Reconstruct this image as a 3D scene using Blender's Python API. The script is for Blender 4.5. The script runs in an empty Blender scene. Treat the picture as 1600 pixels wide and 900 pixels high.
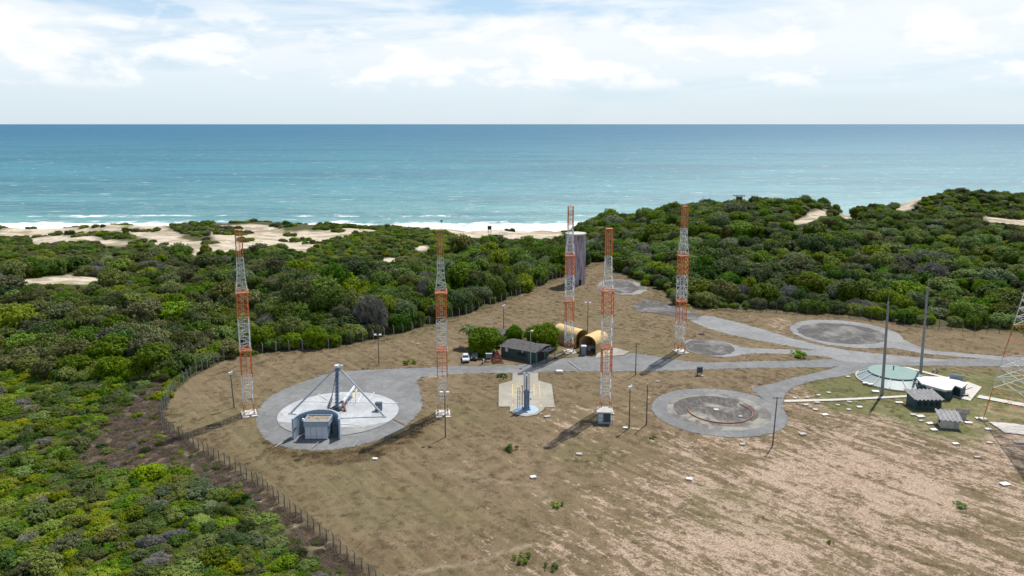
import bpy, math, random
import numpy as np
from mathutils import Vector, Matrix, noise as mnoise
R = math.radians
random.seed(7); rng = np.random.default_rng(7)
S = bpy.context.scene
COL = S.collection

# ------------------------------------------------------------------ camera, sky, sun, exposure
CAM_H = 58.0; PITCH = R(9.35); FPX = 1200.0; CY0 = 390.6
cam_d = bpy.data.cameras.new('camera'); cam = bpy.data.objects.new('camera', cam_d); COL.objects.link(cam)
cam.location = (0, 0, CAM_H); cam.rotation_euler = (math.pi/2 - PITCH, 0, 0)
cam_d.sensor_width = 36; cam_d.lens = 27.0; cam_d.shift_y = -(450-CY0)/1600
cam_d.clip_start = 1; cam_d.clip_end = 200000
S.camera = cam
SUN_EL = R(59); SUN_AZ = math.atan2(0.566, 0.825)      # azimuth from +Y towards +X
sun_dir = Vector((math.sin(SUN_AZ)*math.cos(SUN_EL), math.cos(SUN_AZ)*math.cos(SUN_EL), math.sin(SUN_EL)))
sd = bpy.data.lights.new('sun', 'SUN'); sd.energy = 5.0; sd.angle = R(0.53); sd.color = (1, 0.95, 0.865)
so = bpy.data.objects.new('sun', sd); COL.objects.link(so); so.rotation_euler = (-sun_dir).to_track_quat('-Z', 'Y').to_euler(); so.location = (0, 0, 200)
S.view_settings.view_transform = 'Standard'; S.view_settings.look = 'None'
S.view_settings.exposure = 0.10; S.view_settings.gamma = 1; S.view_settings.use_curve_mapping = False
S.render.engine = 'CYCLES'; S.cycles.use_denoising = True
S.cycles.max_bounces = 6; S.cycles.diffuse_bounces = 3; S.cycles.glossy_bounces = 3; S.cycles.transmission_bounces = 3; S.cycles.transparent_max_bounces = 8
S.cycles.caustics_reflective = False; S.cycles.caustics_refractive = False

class NT:
    def __init__(s, tree): s.t = tree; s.n = tree.nodes; s.l = tree.links
    def new(s, typ, **kw):
        n = s.n.new(typ)
        for k, v in kw.items(): setattr(n, k, v)
        return n
    def put(s, sock, v):
        if v is None: return
        if isinstance(v, bpy.types.NodeSocket): s.l.new(v, sock)
        else: sock.default_value = v
    def math(s, op, a, b=None, c=None, clamp=False):
        n = s.new('ShaderNodeMath', operation=op); n.use_clamp = clamp
        s.put(n.inputs[0], a); s.put(n.inputs[1], b)
        if c is not None: s.put(n.inputs[2], c)
        return n.outputs[0]
    def mix(s, f, a, b, blend='MIX'):
        n = s.new('ShaderNodeMix', data_type='RGBA', blend_type=blend)
        s.put(n.inputs[0], f)
        for i, v in ((6, a), (7, b)):
            if isinstance(v, tuple) and len(v) == 3: v = (*v, 1)
            s.put(n.inputs[i], v)
        return n.outputs[2]
    def ramp(s, f, lo, hi, a=0.0, b=1.0):
        n = s.new('ShaderNodeMapRange'); n.interpolation_type = 'SMOOTHSTEP'
        s.put(n.inputs[0], f); s.put(n.inputs[1], lo); s.put(n.inputs[2], hi); s.put(n.inputs[3], a); s.put(n.inputs[4], b)
        return n.outputs[0]
    def noise(s, vec, scale, detail=4, rough=0.55, dist=0.0):
        n = s.new('ShaderNodeTexNoise'); s.put(n.inputs['Vector'], vec)
        n.inputs['Scale'].default_value = scale; n.inputs['Detail'].default_value = detail
        n.inputs['Roughness'].default_value = rough; n.inputs['Distortion'].default_value = dist
        return n.outputs['Fac']
    def mapping(s, vec, scale=(1,1,1), rot=(0,0,0), loc=(0,0,0)):
        n = s.new('ShaderNodeMapping'); s.put(n.inputs['Vector'], vec)
        n.inputs['Scale'].default_value = scale; n.inputs['Rotation'].default_value = rot; n.inputs['Location'].default_value = loc
        return n.outputs[0]
    def rs(s, vec, ang, scale, loc=(0,0,0)): return s.mapping(s.mapping(vec, rot=(0,0,ang)), scale, loc=loc)
    def attr(s, name): return s.new('ShaderNodeAttribute', attribute_name=name)

W = bpy.data.worlds.new('World'); S.world = W; W.use_nodes = True
w = NT(W.node_tree); w.n.clear()
out = w.new('ShaderNodeOutputWorld'); bg = w.new('ShaderNodeBackground'); w.l.new(bg.outputs[0], out.inputs[0])
sky = w.new('ShaderNodeTexSky', sky_type='NISHITA'); sky.sun_disc = False
sky.sun_elevation = SUN_EL; sky.sun_rotation = SUN_AZ; sky.altitude = 80; sky.air_density = 1.0; sky.dust_density = 0.6; sky.ozone_density = 2.0
tc = w.new('ShaderNodeTexCoord').outputs['Generated']
sep = w.new('ShaderNodeSeparateXYZ'); w.l.new(tc, sep.inputs[0])
puff = w.noise(w.mapping(tc, (9, 9, 24)), 1.0, 8, 0.56, 0.25)
veil = w.noise(w.mapping(tc, (2.6, 2.6, 15), loc=(3.1, 1.2, 0.4)), 1.0, 6, 0.55, 0.5)
el = sep.outputs['Z']
f1 = w.math('MULTIPLY', w.ramp(puff, 0.48, 0.60), w.ramp(el, 0.035, 0.055))
f1 = w.math('MULTIPLY', f1, w.ramp(el, 0.10, 0.16, 1.0, 0.25))
f2 = w.math('MULTIPLY', w.math('MULTIPLY', w.ramp(veil, 0.36, 0.56), w.ramp(el, 0.01, 0.10, 0.15, 0.95)), w.ramp(el, 0.20, 0.40, 1.0, 0.12))
skyc = w.mix(w.ramp(el, 0.17, 0.40, 0.72, 0.0), sky.outputs[0], w.mix(w.ramp(el, 0.0, 0.2), (6.7, 8.2, 9.5), (4.8, 7.0, 9.3)))
cl2 = w.mix(f2, skyc, (8.7, 9.15, 9.5))
cl1 = w.mix(w.math('MULTIPLY', f1, 0.75), cl2, (9.9, 9.95, 10.0))
w.l.new(cl1, bg.inputs[0]); bg.inputs[1].default_value = 0.10

# ------------------------------------------------------------------ photo geometry -> world points
cp, sp_ = math.cos(PITCH), math.sin(PITCH)
def ray(px, py):
    u = (px-800)/FPX; v = (CY0-py)/FPX
    return (u, cp+v*sp_, -sp_+v*cp)
def P(px, py, z=0.0):
    d = ray(px, py); t = (z-CAM_H)/d[2]
    return (d[0]*t, d[1]*t)
def project(x, y, z):
    dz = z-CAM_H; dep = y*cp-dz*sp_
    return 800+FPX*x/dep, CY0-FPX*(y*sp_+dz*cp)/dep, dep

# ------------------------------------------------------------------ terrain
COLS = [-300, 0, 200, 400, 600, 750, 870, 950, 1100, 1260, 1320, 1450, 1600, 1900]
ROWS = [-3000, 150, 230, 300, 360, 420, 480, 520, 560, 600, 700, 1000, 9000]
ZT = np.array([
 [0,0,-2,-4,-6,-9,-12,-12,-19,-25,-32,-45,-60],
 [0,0,-2,-4,-6.5,-9.5,-12,-12.5,-19,-25,-32,-45,-60],
 [0,0,-1.5,-4,-6.5,-9.5,-10.5,-10.5,-18,-25,-32,-45,-60],
 [0,0,-1,-3,-6,-9.5,-10.5,-9.5,-18,-25,-32,-45,-60],
 [0,0,0,-1.5,-3.5,-4,-9,-13.5,-19,-25,-32,-45,-60],
 [0,0,0,-1,-3,-7,-13,-17.5,-21,-25,-32,-45,-60],
 [0,0,0,0,-1.5,-7,-13,-17,-21,-25,-32,-45,-60],
 [0,0,0,0,1.5,2,-5,-11,-19,-25,-32,-45,-60],
 [0,0,0,3,8,9.5,4,-4,-15,-25,-32,-45,-60],
 [0,0,0,4,9,12.5,7,-2,-14,-25,-32,-45,-60],
 [0,0,0,3,6,6.5,1,-5,-15,-25,-32,-45,-60],
 [0,0,0,5,12.5,19.6,15,3,-12,-25,-32,-45,-60],
 [0,0,0,5,11,15.5,12,3,-12,-25,-32,-45,-60],
 [0,0,0,5,11,14,12,3,-12,-25,-32,-45,-60]], float)
CU = np.array([(c-800)/1165 for c in COLS]); RW = np.array(ROWS, float)
FIELD_PX = [(640,960),(570,900),(480,825),(370,740),(262,676),(251,652),(272,612),(300,588),(352,562),(410,551),(520,543),(600,526),(680,506),(740,487),(800,465),(850,443),(890,425),(925,412),(945,404),(962,420),(1000,445),(1040,455),(1052,478),(1100,482),(1200,486),(1320,493),(1440,509),(1600,521),(1800,540),(2000,560),(2400,960)]
FIELD = np.array([P(*p) for p in FIELD_PX])
def inpoly(X, Y, poly):
    X = np.asarray(X, float); Y = np.asarray(Y, float); r = np.zeros(X.shape, bool)
    n = len(poly)
    for i in range(n):
        x1, y1 = poly[i]; x2, y2 = poly[(i+1) % n]
        c = ((y1 > Y) != (y2 > Y)) & (X < (x2-x1)*(Y-y1)/((y2-y1) if y2 != y1 else 1e-9)+x1)
        r ^= c
    return r
def dist_poly(X, Y, poly, closed=True):
    X = np.asarray(X, float); Y = np.asarray(Y, float); d = np.full(X.shape, 1e9)
    n = len(poly)
    for i in range(n if closed else n-1):
        x1, y1 = poly[i]; x2, y2 = poly[(i+1) % n]
        dx, dy = x2-x1, y2-y1; L = dx*dx+dy*dy+1e-9
        t = np.clip(((X-x1)*dx+(Y-y1)*dy)/L, 0, 1)
        d = np.minimum(d, np.hypot(X-x1-t*dx, Y-y1-t*dy))
    return d
def sdist(X, Y, poly):      # >0 inside
    d = dist_poly(X, Y, poly); return np.where(inpoly(X, Y, poly), d, -d)
def sst(x, a, b):
    t = np.clip((x-a)/(b-a), 0, 1); return t*t*(3-2*t)
def vnoise(X, Y, s, seed=0):
    X = np.asarray(X, float)/s+seed*17.3; Y = np.asarray(Y, float)/s+seed*9.7
    xi = np.floor(X).astype(np.int64); yi = np.floor(Y).astype(np.int64); fx = X-xi; fy = Y-yi
    fx = fx*fx*(3-2*fx); fy = fy*fy*(3-2*fy)
    def h(a, b):
        n = (a*374761393+b*668265263+seed*1442695) & 0x7fffffff
        n = ((n ^ (n >> 13))*1274126177) & 0x7fffffff
        return ((n ^ (n >> 16)) & 0xffff)/65535.0
    return (h(xi,yi)*(1-fx)+h(xi+1,yi)*fx)*(1-fy)+(h(xi,yi+1)*(1-fx)+h(xi+1,yi+1)*fx)*fy
def terr(X, Y):
    X = np.atleast_1d(np.asarray(X, float)); Y = np.atleast_1d(np.asarray(Y, float))
    u = np.clip(X/np.maximum(Y, 30), CU[0], CU[-1]); v = np.clip(Y, RW[0], RW[-1])
    i = np.clip(np.searchsorted(CU, u)-1, 0, len(CU)-2); j = np.clip(np.searchsorted(RW, v)-1, 0, len(RW)-2)
    fu = (u-CU[i])/(CU[i+1]-CU[i]); fu = fu*fu*(3-2*fu)*0.6+fu*0.4
    fv = (v-RW[j])/(RW[j+1]-RW[j]); fv = fv*fv*(3-2*fv)*0.4+fv*0.6
    z = (ZT[i,j]*(1-fu)+ZT[i+1,j]*fu)*(1-fv)+(ZT[i,j+1]*(1-fu)+ZT[i+1,j+1]*fu)*fv
    out_ = -sdist(X, Y, FIELD)
    m = sst(out_, 1.5, 30)
    far = sst(Y, 590, 640)
    nz = (vnoise(X,Y,38,1)-.5)*4.5+(vnoise(X,Y,15,2)-.5)*1.8+(vnoise(X,Y,6,3)-.5)*.5
    z = np.where(Y > 200, z*m, z*m)+nz*m*(1-far)
    return z
def terr1(x, y): return float(terr([x], [y])[0])
def hit(px, py):
    d = ray(px, py); t = np.linspace(60, 700, 1300)
    X = d[0]*t; Y = d[1]*t; Z = CAM_H+d[2]*t; g = terr(X, Y)
    k = np.argmax(Z < g)
    if Z[k] >= g[k]: k = len(t)-1
    return (X[k], Y[k])

SAND_PX = [
 [(200,358),(235,352),(262,356),(290,375),(330,378),(330,362),(345,352),(415,352),(445,362),(480,361),(520,360),(560,357),(592,361),(545,372),(500,380),(480,394),(440,392),(400,397),(355,403),(312,414),(290,406),(300,393),(250,385),(215,372)],
 [(-60,364),(0,361),(30,356),(100,354),(200,358),(190,365),(100,366),(0,370),(-60,372)],
 [(28,376),(90,367),(150,370),(205,378),(190,388),(140,379),(60,384)],
 [(5,438),(60,433),(110,430),(178,436),(140,444),(40,447)],
 [(1238,346),(1262,335),(1294,329),(1290,338),(1262,351),(1243,352)],
 [(1310,336),(1322,329),(1338,342),(1330,346)],
 [(1400,330),(1413,308),(1442,300),(1478,298),(1472,303),(1442,309),(1424,328)],
 [(1533,339),(1600,343),(1700,348),(1700,358),(1600,353),(1543,347)],
 [(700,361),(880,363),(880,373),(790,373),(720,370)],
 [(646,386),(668,384),(670,391),(650,392)],
 [(600,405),(625,402),(628,408),(604,410)]]
SAND = [np.array([hit(*p) for p in poly]) for poly in SAND_PX]
BRUSH_PX = [(570,915),(480,838),(370,752),(262,684),(243,655),(262,600),(330,560),(290,560),(240,590),(205,625),(150,672),(120,720),(200,740),(250,730),(300,745),(390,790),(470,860),(520,915)]
BRUSH = np.array([P(*p) for p in BRUSH_PX])
LUSH_PX = [(1235,640),(1300,585),(1400,572),(1560,575),(1700,600),(1700,690),(1600,700),(1500,690),(1400,665),(1300,655)]
LUSH = np.array([P(*p) for p in LUSH_PX])
RIM_PX = [(405,685),(450,704),(520,706),(580,698),(640,672),(665,650),(680,660),(640,695),(590,716),(520,728),(450,720),(410,702)]
RIM = np.array([P(*p) for p in RIM_PX])

SOIL_PX = [[(1490,584),(1520,580),(1565,583),(1585,592),(1530,600),(1500,594)],[(398,585),(420,582),(455,584),(455,590),(430,591),(402,591)],[(1190,500),(1215,492),(1240,500),(1235,520),(1210,522)],[(840,700),(900,660),(930,640),(925,665),(880,700)],[(655,585),(700,583),(690,590),(662,598)]]
# ------------------------------------------------------------------ materials
MATS = {}
def newmat(name):
    m = bpy.data.materials.new(name); m.use_nodes = True; MATS[name] = m
    t = NT(m.node_tree); b = t.n.get('Principled BSDF')
    return m, t, b
def simple(name, col, rough=0.6, metal=0.0, var=0.15, scale=1.5, bump=0.0, dirt=None, spec=0.4):
    m, t, b = newmat(name)
    o = t.new('ShaderNodeTexCoord').outputs['Object']
    n = t.noise(o, scale, 6, 0.6)
    c = t.mix(t.ramp(n, 0.3, 0.7), tuple(v*(1-var) for v in col), tuple(min(1, v*(1+var)) for v in col))
    if dirt:
        n2 = t.noise(t.mapping(o, (1,1,0.25)), scale*2.3, 6, 0.65)
        c = t.mix(t.math('MULTIPLY', t.ramp(n2, 0.52, 0.72), dirt[1]), c, dirt[0])
    t.put(b.inputs['Base Color'], c); b.inputs['Roughness'].default_value = rough; b.inputs['Metallic'].default_value = metal
    b.inputs['Specular IOR Level'].default_value = spec
    if bump:
        bp = t.new('ShaderNodeBump'); bp.inputs['Strength'].default_value = bump; bp.inputs['Distance'].default_value = 0.03
        t.put(bp.inputs['Height'], n); t.put(b.inputs['Normal'], bp.outputs[0])
    return m
M_orange = simple('orange_paint', (0.64,0.19,0.055), 0.5, var=0.25, scale=2, dirt=((0.30,0.09,0.04),0.6))
M_white = simple('white_paint', (0.66,0.68,0.68), 0.5, var=0.1, scale=2, dirt=((0.38,0.33,0.27),0.5))
M_conc = simple('concrete', (0.42,0.40,0.36), 0.85, var=0.2, scale=1.2, dirt=((0.16,0.15,0.13),0.6), bump=0.3)
M_concw = simple('white_concrete', (0.50,0.48,0.44), 0.8, var=0.12, scale=1.5, dirt=((0.32,0.30,0.26),0.5))
M_blue = simple('blue_grey_paint', (0.165,0.23,0.31), 0.5, var=0.12, scale=1)
M_bluel = simple('pale_blue_paint', (0.30,0.38,0.46), 0.5, var=0.1, scale=1, dirt=((0.2,0.2,0.2),0.35))
M_whited = simple('white_door', (0.55,0.60,0.66), 0.45, var=0.06, scale=1)
M_gravel = simple('gravel_roof', (0.27,0.235,0.19), 0.95, var=0.45, scale=9, bump=0.5)
M_dark = simple('dark_void', (0.02,0.022,0.025), 0.8)
M_darkb = simple('dark_blue_metal', (0.05,0.07,0.10), 0.5)
M_steel = simple('galvanised_steel', (0.42,0.46,0.50), 0.45, 0.2, var=0.12)
M_wood = simple('dark_wood', (0.075,0.06,0.05), 0.85, var=0.3, scale=3)
M_post = simple('grey_post', (0.13,0.12,0.105), 0.85, var=0.3, scale=2)
M_postc = simple('concrete_post', (0.36,0.36,0.35), 0.85, var=0.2, scale=2)
M_postd = simple('weathered_green_post', (0.17,0.19,0.175), 0.85, var=0.3, scale=2)
M_pole = simple('concrete_pole', (0.25,0.26,0.26), 0.8, var=0.15, scale=0.7, dirt=((0.12,0.12,0.12),0.5))
M_green = simple('dark_green_wall', (0.035,0.075,0.062), 0.6, var=0.25, scale=1.2)
M_greenl = simple('green_trim', (0.10,0.19,0.16), 0.6)
M_roofd = simple('old_fibre_roof', (0.085,0.08,0.082), 0.9, var=0.4, scale=1.3, dirt=((0.20,0.18,0.17),0.5))
M_roofl = simple('pale_fibre_roof', (0.33,0.33,0.33), 0.8, var=0.2, scale=1.5, dirt=((0.12,0.12,0.12),0.5))
M_tent = simple('tan_canvas', (0.62,0.44,0.19), 0.75, var=0.1, scale=0.9, dirt=((0.36,0.25,0.12),0.5))
M_tents = simple('tan_canvas_shabby', (0.45,0.32,0.16), 0.8, var=0.2, scale=1.2, dirt=((0.2,0.15,0.09),0.7))
M_yellow = simple('yellow_paint', (0.56,0.46,0.20), 0.8, var=0.25, scale=3)
M_mark = simple('pale_marking', (0.30,0.30,0.295), 0.85, var=0.25, scale=2)
M_markl = simple('white_marking', (0.56,0.57,0.57), 0.85, var=0.1, scale=2)
M_seaglass = simple('sea_green_roof', (0.165,0.26,0.235), 0.55, var=0.06, scale=0.5, dirt=((0.24,0.32,0.28),0.4))
M_skirt = simple('grey_green_skirt', (0.20,0.27,0.28), 0.5, var=0.12, scale=0.6)
M_whiter = simple('white_roof', (0.68,0.67,0.64), 0.7, var=0.05, scale=0.8, dirt=((0.6,0.58,0.53),0.4))
M_teal = simple('teal_wall', (0.03,0.07,0.085), 0.6)
M_red = simple('faded_red', (0.26,0.07,0.055), 0.7, var=0.3)
M_rust = simple('rusty_rail', (0.24,0.10,0.065), 0.8, var=0.3)
M_bark = simple('bark', (0.10,0.08,0.06), 0.95, var=0.3, scale=4)
M_rubber = simple('rubber', (0.02,0.02,0.02), 0.8)
M_glass = simple('car_glass', (0.03,0.04,0.05), 0.08, spec=0.6)
M_carw = simple('white_car_paint', (0.62,0.65,0.70), 0.2, 0.0, var=0.02)
M_card = simple('dark_car_paint', (0.04,0.045,0.055), 0.2, 0.0, var=0.05)
M_lamp = simple('lamp_glass', (0.72,0.75,0.78), 0.2, var=0.02)
M_skin = simple('skin', (0.32,0.18,0.12), 0.6, var=0.03)
M_shirt = simple('pale_blue_shirt', (0.45,0.52,0.68), 0.8, var=0.05)
M_trous = simple('dark_trousers', (0.04,0.045,0.07), 0.8, var=0.05)
M_hair = simple('black_hair', (0.015,0.012,0.01), 0.7)
M_plastic = simple('blue_grey_plastic', (0.14,0.19,0.24), 0.45, var=0.08)

def asphalt(name, base, edge=None, streak=0.5, seed=0.0):
    m, t, b = newmat(name)
    o = t.new('ShaderNodeNewGeometry').outputs['Position']
    o = t.mapping(o, loc=(seed*13, seed*7, 0))
    big = t.noise(o, 0.10, 5, 0.6, 0.4); mid = t.noise(t.mapping(o, (1,1,1), rot=(0,0,0.35)), 0.7, 6, 0.7); fine = t.noise(o, 6, 3, 0.7)
    c = t.mix(t.ramp(big, 0.3, 0.7), tuple(v*0.78 for v in base), tuple(v*1.18 for v in base))
    pm = t.noise(t.mapping(o, (1,1,1), loc=(4,9,0)), 0.42, 7, 0.72, 1.2)
    c = t.mix(t.ramp(pm, 0.42, 0.60, 0.0, 0.45), c, tuple(v*0.62 for v in base))
    c = t.mix(t.math('MULTIPLY', t.ramp(mid, 0.46, 0.70), streak), c, (0.35,0.33,0.295))
    c = t.mix(t.ramp(fine, 0.35, 0.65, 0.0, 0.35), c, tuple(v*0.7 for v in base))
    cr = t.new('ShaderNodeTexVoronoi', feature='DISTANCE_TO_EDGE'); t.put(cr.inputs['Vector'], t.mapping(o, (.22,.22,.22))); cr.inputs['Scale'].default_value = 1.0
    wob = t.noise(o, 1.4, 3); cf = t.math('LESS_THAN', t.math('SUBTRACT', cr.outputs['Distance'], t.math('MULTIPLY', wob, 0.01)), 0.004)
    c = t.mix(t.math('MULTIPLY', cf, 0.45), c, tuple(v*0.45 for v in base))
    t.put(b.inputs['Base Color'], c); b.inputs['Roughness'].default_value = 0.9; b.inputs['Specular IOR Level'].default_value = 0.25
    bp = t.new('ShaderNodeBump'); bp.inputs['Strength'].default_value = 0.35; bp.inputs['Distance'].default_value = 0.02
    t.put(bp.inputs['Height'], fine); t.put(b.inputs['Normal'], bp.outputs[0])
    return m
M_asph = asphalt('weathered_asphalt', (0.195,0.20,0.205), streak=0.35)
M_asphl = asphalt('pale_old_asphalt', (0.25,0.255,0.26), streak=0.5, seed=3)
M_disc = asphalt('pale_painted_concrete', (0.45,0.475,0.50), streak=0.15, seed=5)
M_apron = asphalt('beige_concrete', (0.37,0.345,0.29), streak=0.4, seed=8)
M_bluedisc = asphalt('pale_blue_concrete', (0.36,0.48,0.60), streak=0.1, seed=9)
def stained(name, pale, dark, lo, hi, seed, dens=0.8):
    m, t, b = newmat(name)
    o = t.mapping(t.new('ShaderNodeNewGeometry').outputs['Position'], loc=(seed, seed*2, 0))
    n = t.noise(o, 0.16, 8, 0.66, 0.6); f = t.noise(t.mapping(o, (2.2,0.5,1), rot=(0,0,0.5)), 0.8, 6, 0.7)
    k = t.math('MULTIPLY', t.ramp(n, lo, hi), t.ramp(f, 0.25, 0.6, 0.55, 1.0))
    c = t.mix(t.math('MULTIPLY', k, dens), pale, dark)
    t.put(b.inputs['Base Color'], c); b.inputs['Roughness'].default_value = 0.9; b.inputs['Specular IOR Level'].default_value = 0.25
    return m
M_stain = stained('soot_stained_concrete', (0.29,0.275,0.24), (0.060,0.056,0.056), 0.30, 0.52, 4, 0.95)
M_stain2 = stained('pale_worn_concrete', (0.27,0.26,0.23), (0.085,0.08,0.078), 0.40, 0.60, 11, 0.85)
M_stain3 = stained('cracked_black_concrete', (0.21,0.205,0.195), (0.055,0.052,0.052), 0.32, 0.56, 21, 0.9)

def ground_mat():
    m, t, b = newmat('ground_soil')
    pos = t.new('ShaderNodeNewGeometry').outputs['Position']
    A = lambda n: t.attr(n).outputs['Fac']
    # dry field
    fine = t.noise(pos, 2.2, 6, 0.72); mid = t.noise(pos, 0.35, 6, 0.68); big = t.noise(pos, 0.045, 5, 0.6, 0.5)
    stre = t.noise(t.rs(pos, R(50), (0.40, 1.5, 1)), 0.26, 8, 0.76, 0.35)
    stre2 = t.noise(t.rs(pos, R(53), (0.09, 1.1, 1), (5,3,0)), 0.6, 5, 0.66)
    g = t.mix(t.ramp(mid, 0.32, 0.68), (0.114,0.085,0.052), (0.225,0.170,0.106))
    g = t.mix(t.ramp(big, 0.35, 0.65, 0.0, 0.75), g, (0.145,0.116,0.063))
    g = t.mix(t.ramp(stre2, 0.40, 0.66, 0.0, 0.5), g, (0.27,0.20,0.125))
    soil = t.mix(t.ramp(fine, 0.35, 0.6), (0.36,0.26,0.195), (0.52,0.40,0.315))
    thr = A('bare')                                    # 0..1 tendency to bare soil
    sv = t.math('ADD', t.math('MULTIPLY', stre, 0.65), t.math('MULTIPLY', t.noise(pos, 0.9, 6, 0.75), 0.35))
    lo = t.math('SUBTRACT', 0.668, t.math('MULTIPLY', thr, 0.185))
    sf = t.ramp(sv, lo, t.math('ADD', lo, 0.055))
    g = t.mix(t.math('MULTIPLY', sf, 0.85), g, soil)
    ru = t.math('MULTIPLY', t.ramp(t.noise(t.mapping(pos, (1,1,1), loc=(9,2,0)), 0.16, 5, 0.6), 0.62, 0.72), 0.5)
    g = t.mix(ru, g, (0.20,0.105,0.05))
    spk = t.noise(pos, 3.2, 5, 0.8)
    g = t.mix(t.ramp(spk, 0.49, 0.62, 0.0, 0.85), g, (0.065,0.052,0.028))
    g = t.mix(t.ramp(t.noise(t.mapping(pos,(1,1,1),loc=(3,8,0)), 5.0, 3, 0.8), 0.56, 0.72, 0.0, 0.5), g, (0.33,0.27,0.17))
    lush = t.math('MULTIPLY', A('lush'), t.ramp(mid, 0.3, 0.6, 0.35, 1.0))
    g = t.mix(lush, g, t.mix(t.ramp(spk, .4, .6), (0.085,0.115,0.035), (0.15,0.155,0.06)))
    g = t.mix(t.math('MULTIPLY', A('rim'), t.ramp(mid, 0.25, 0.6, 0.4, 0.9)), g, t.mix(t.ramp(spk, .4, .6), (0.075,0.05,0.028), (0.16,0.115,0.06)))
    tw = t.new('ShaderNodeTexWave', wave_type='BANDS', bands_direction='X'); t.put(tw.inputs['Vector'], t.rs(pos, R(-38), (1,1,1))); tw.inputs['Scale'].default_value = 0.13; tw.inputs['Distortion'].default_value = 3.5; tw.inputs['Detail'].default_value = 4; tw.inputs['Detail Scale'].default_value = 0.25
    g = t.mix(t.math('MULTIPLY', t.ramp(tw.outputs['Fac'], 0.5, 0.95, 0.0, 0.22), t.ramp(big, .4, .6, .3, 1)), g, (0.085,0.07,0.04))
    vg = t.mix(t.ramp(mid, 0.3, 0.7), (0.05,0.06,0.022), (0.10,0.085,0.045))
    vg = t.mix(t.ramp(fine, 0.45, 0.65, 0, 0.6), vg, (0.05,0.07,0.02))
    br = t.mix(t.ramp(mid, 0.35, 0.65), (0.10,0.078,0.055), (0.20,0.155,0.115))
    br = t.mix(t.ramp(spk, 0.45, 0.62, 0, 0.7), br, (0.045,0.035,0.025))
    sand = t.mix(t.ramp(mid, 0.3, 0.7), (0.44,0.37,0.28), (0.60,0.53,0.43))
    sand = t.mix(t.math('MULTIPLY', t.ramp(t.noise(t.mapping(pos, (1,2.2,1)), 0.06, 6, 0.7), 0.47, 0.58), 0.8), sand, (0.24,0.20,0.135))
    trail = A('trail')
    c = t.mix(A('brush'), vg, br)
    c = t.mix(A('field'), c, g)
    c = t.mix(A('sand'), c, sand)
    c = t.mix(t.math('MULTIPLY', trail, t.ramp(mid, 0.2, 0.6, 0.3, 1)), c, (0.33,0.27,0.20))
    c = t.mix(A('beachwet'), c, (0.30,0.24,0.17))
    t.put(b.inputs['Base Color'], c); b.inputs['Roughness'].default_value = 0.95; b.inputs['Specular IOR Level'].default_value = 0.1
    bp = t.new('ShaderNodeBump'); bp.inputs['Strength'].default_value = 0.9; bp.inputs['Distance'].default_value = 0.12
    t.put(bp.inputs['Height'], t.math('ADD', t.math('MULTIPLY', spk, 0.5), mid)); t.put(b.inputs['Normal'], bp.outputs[0])
    return m
M_ground = ground_mat()

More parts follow.
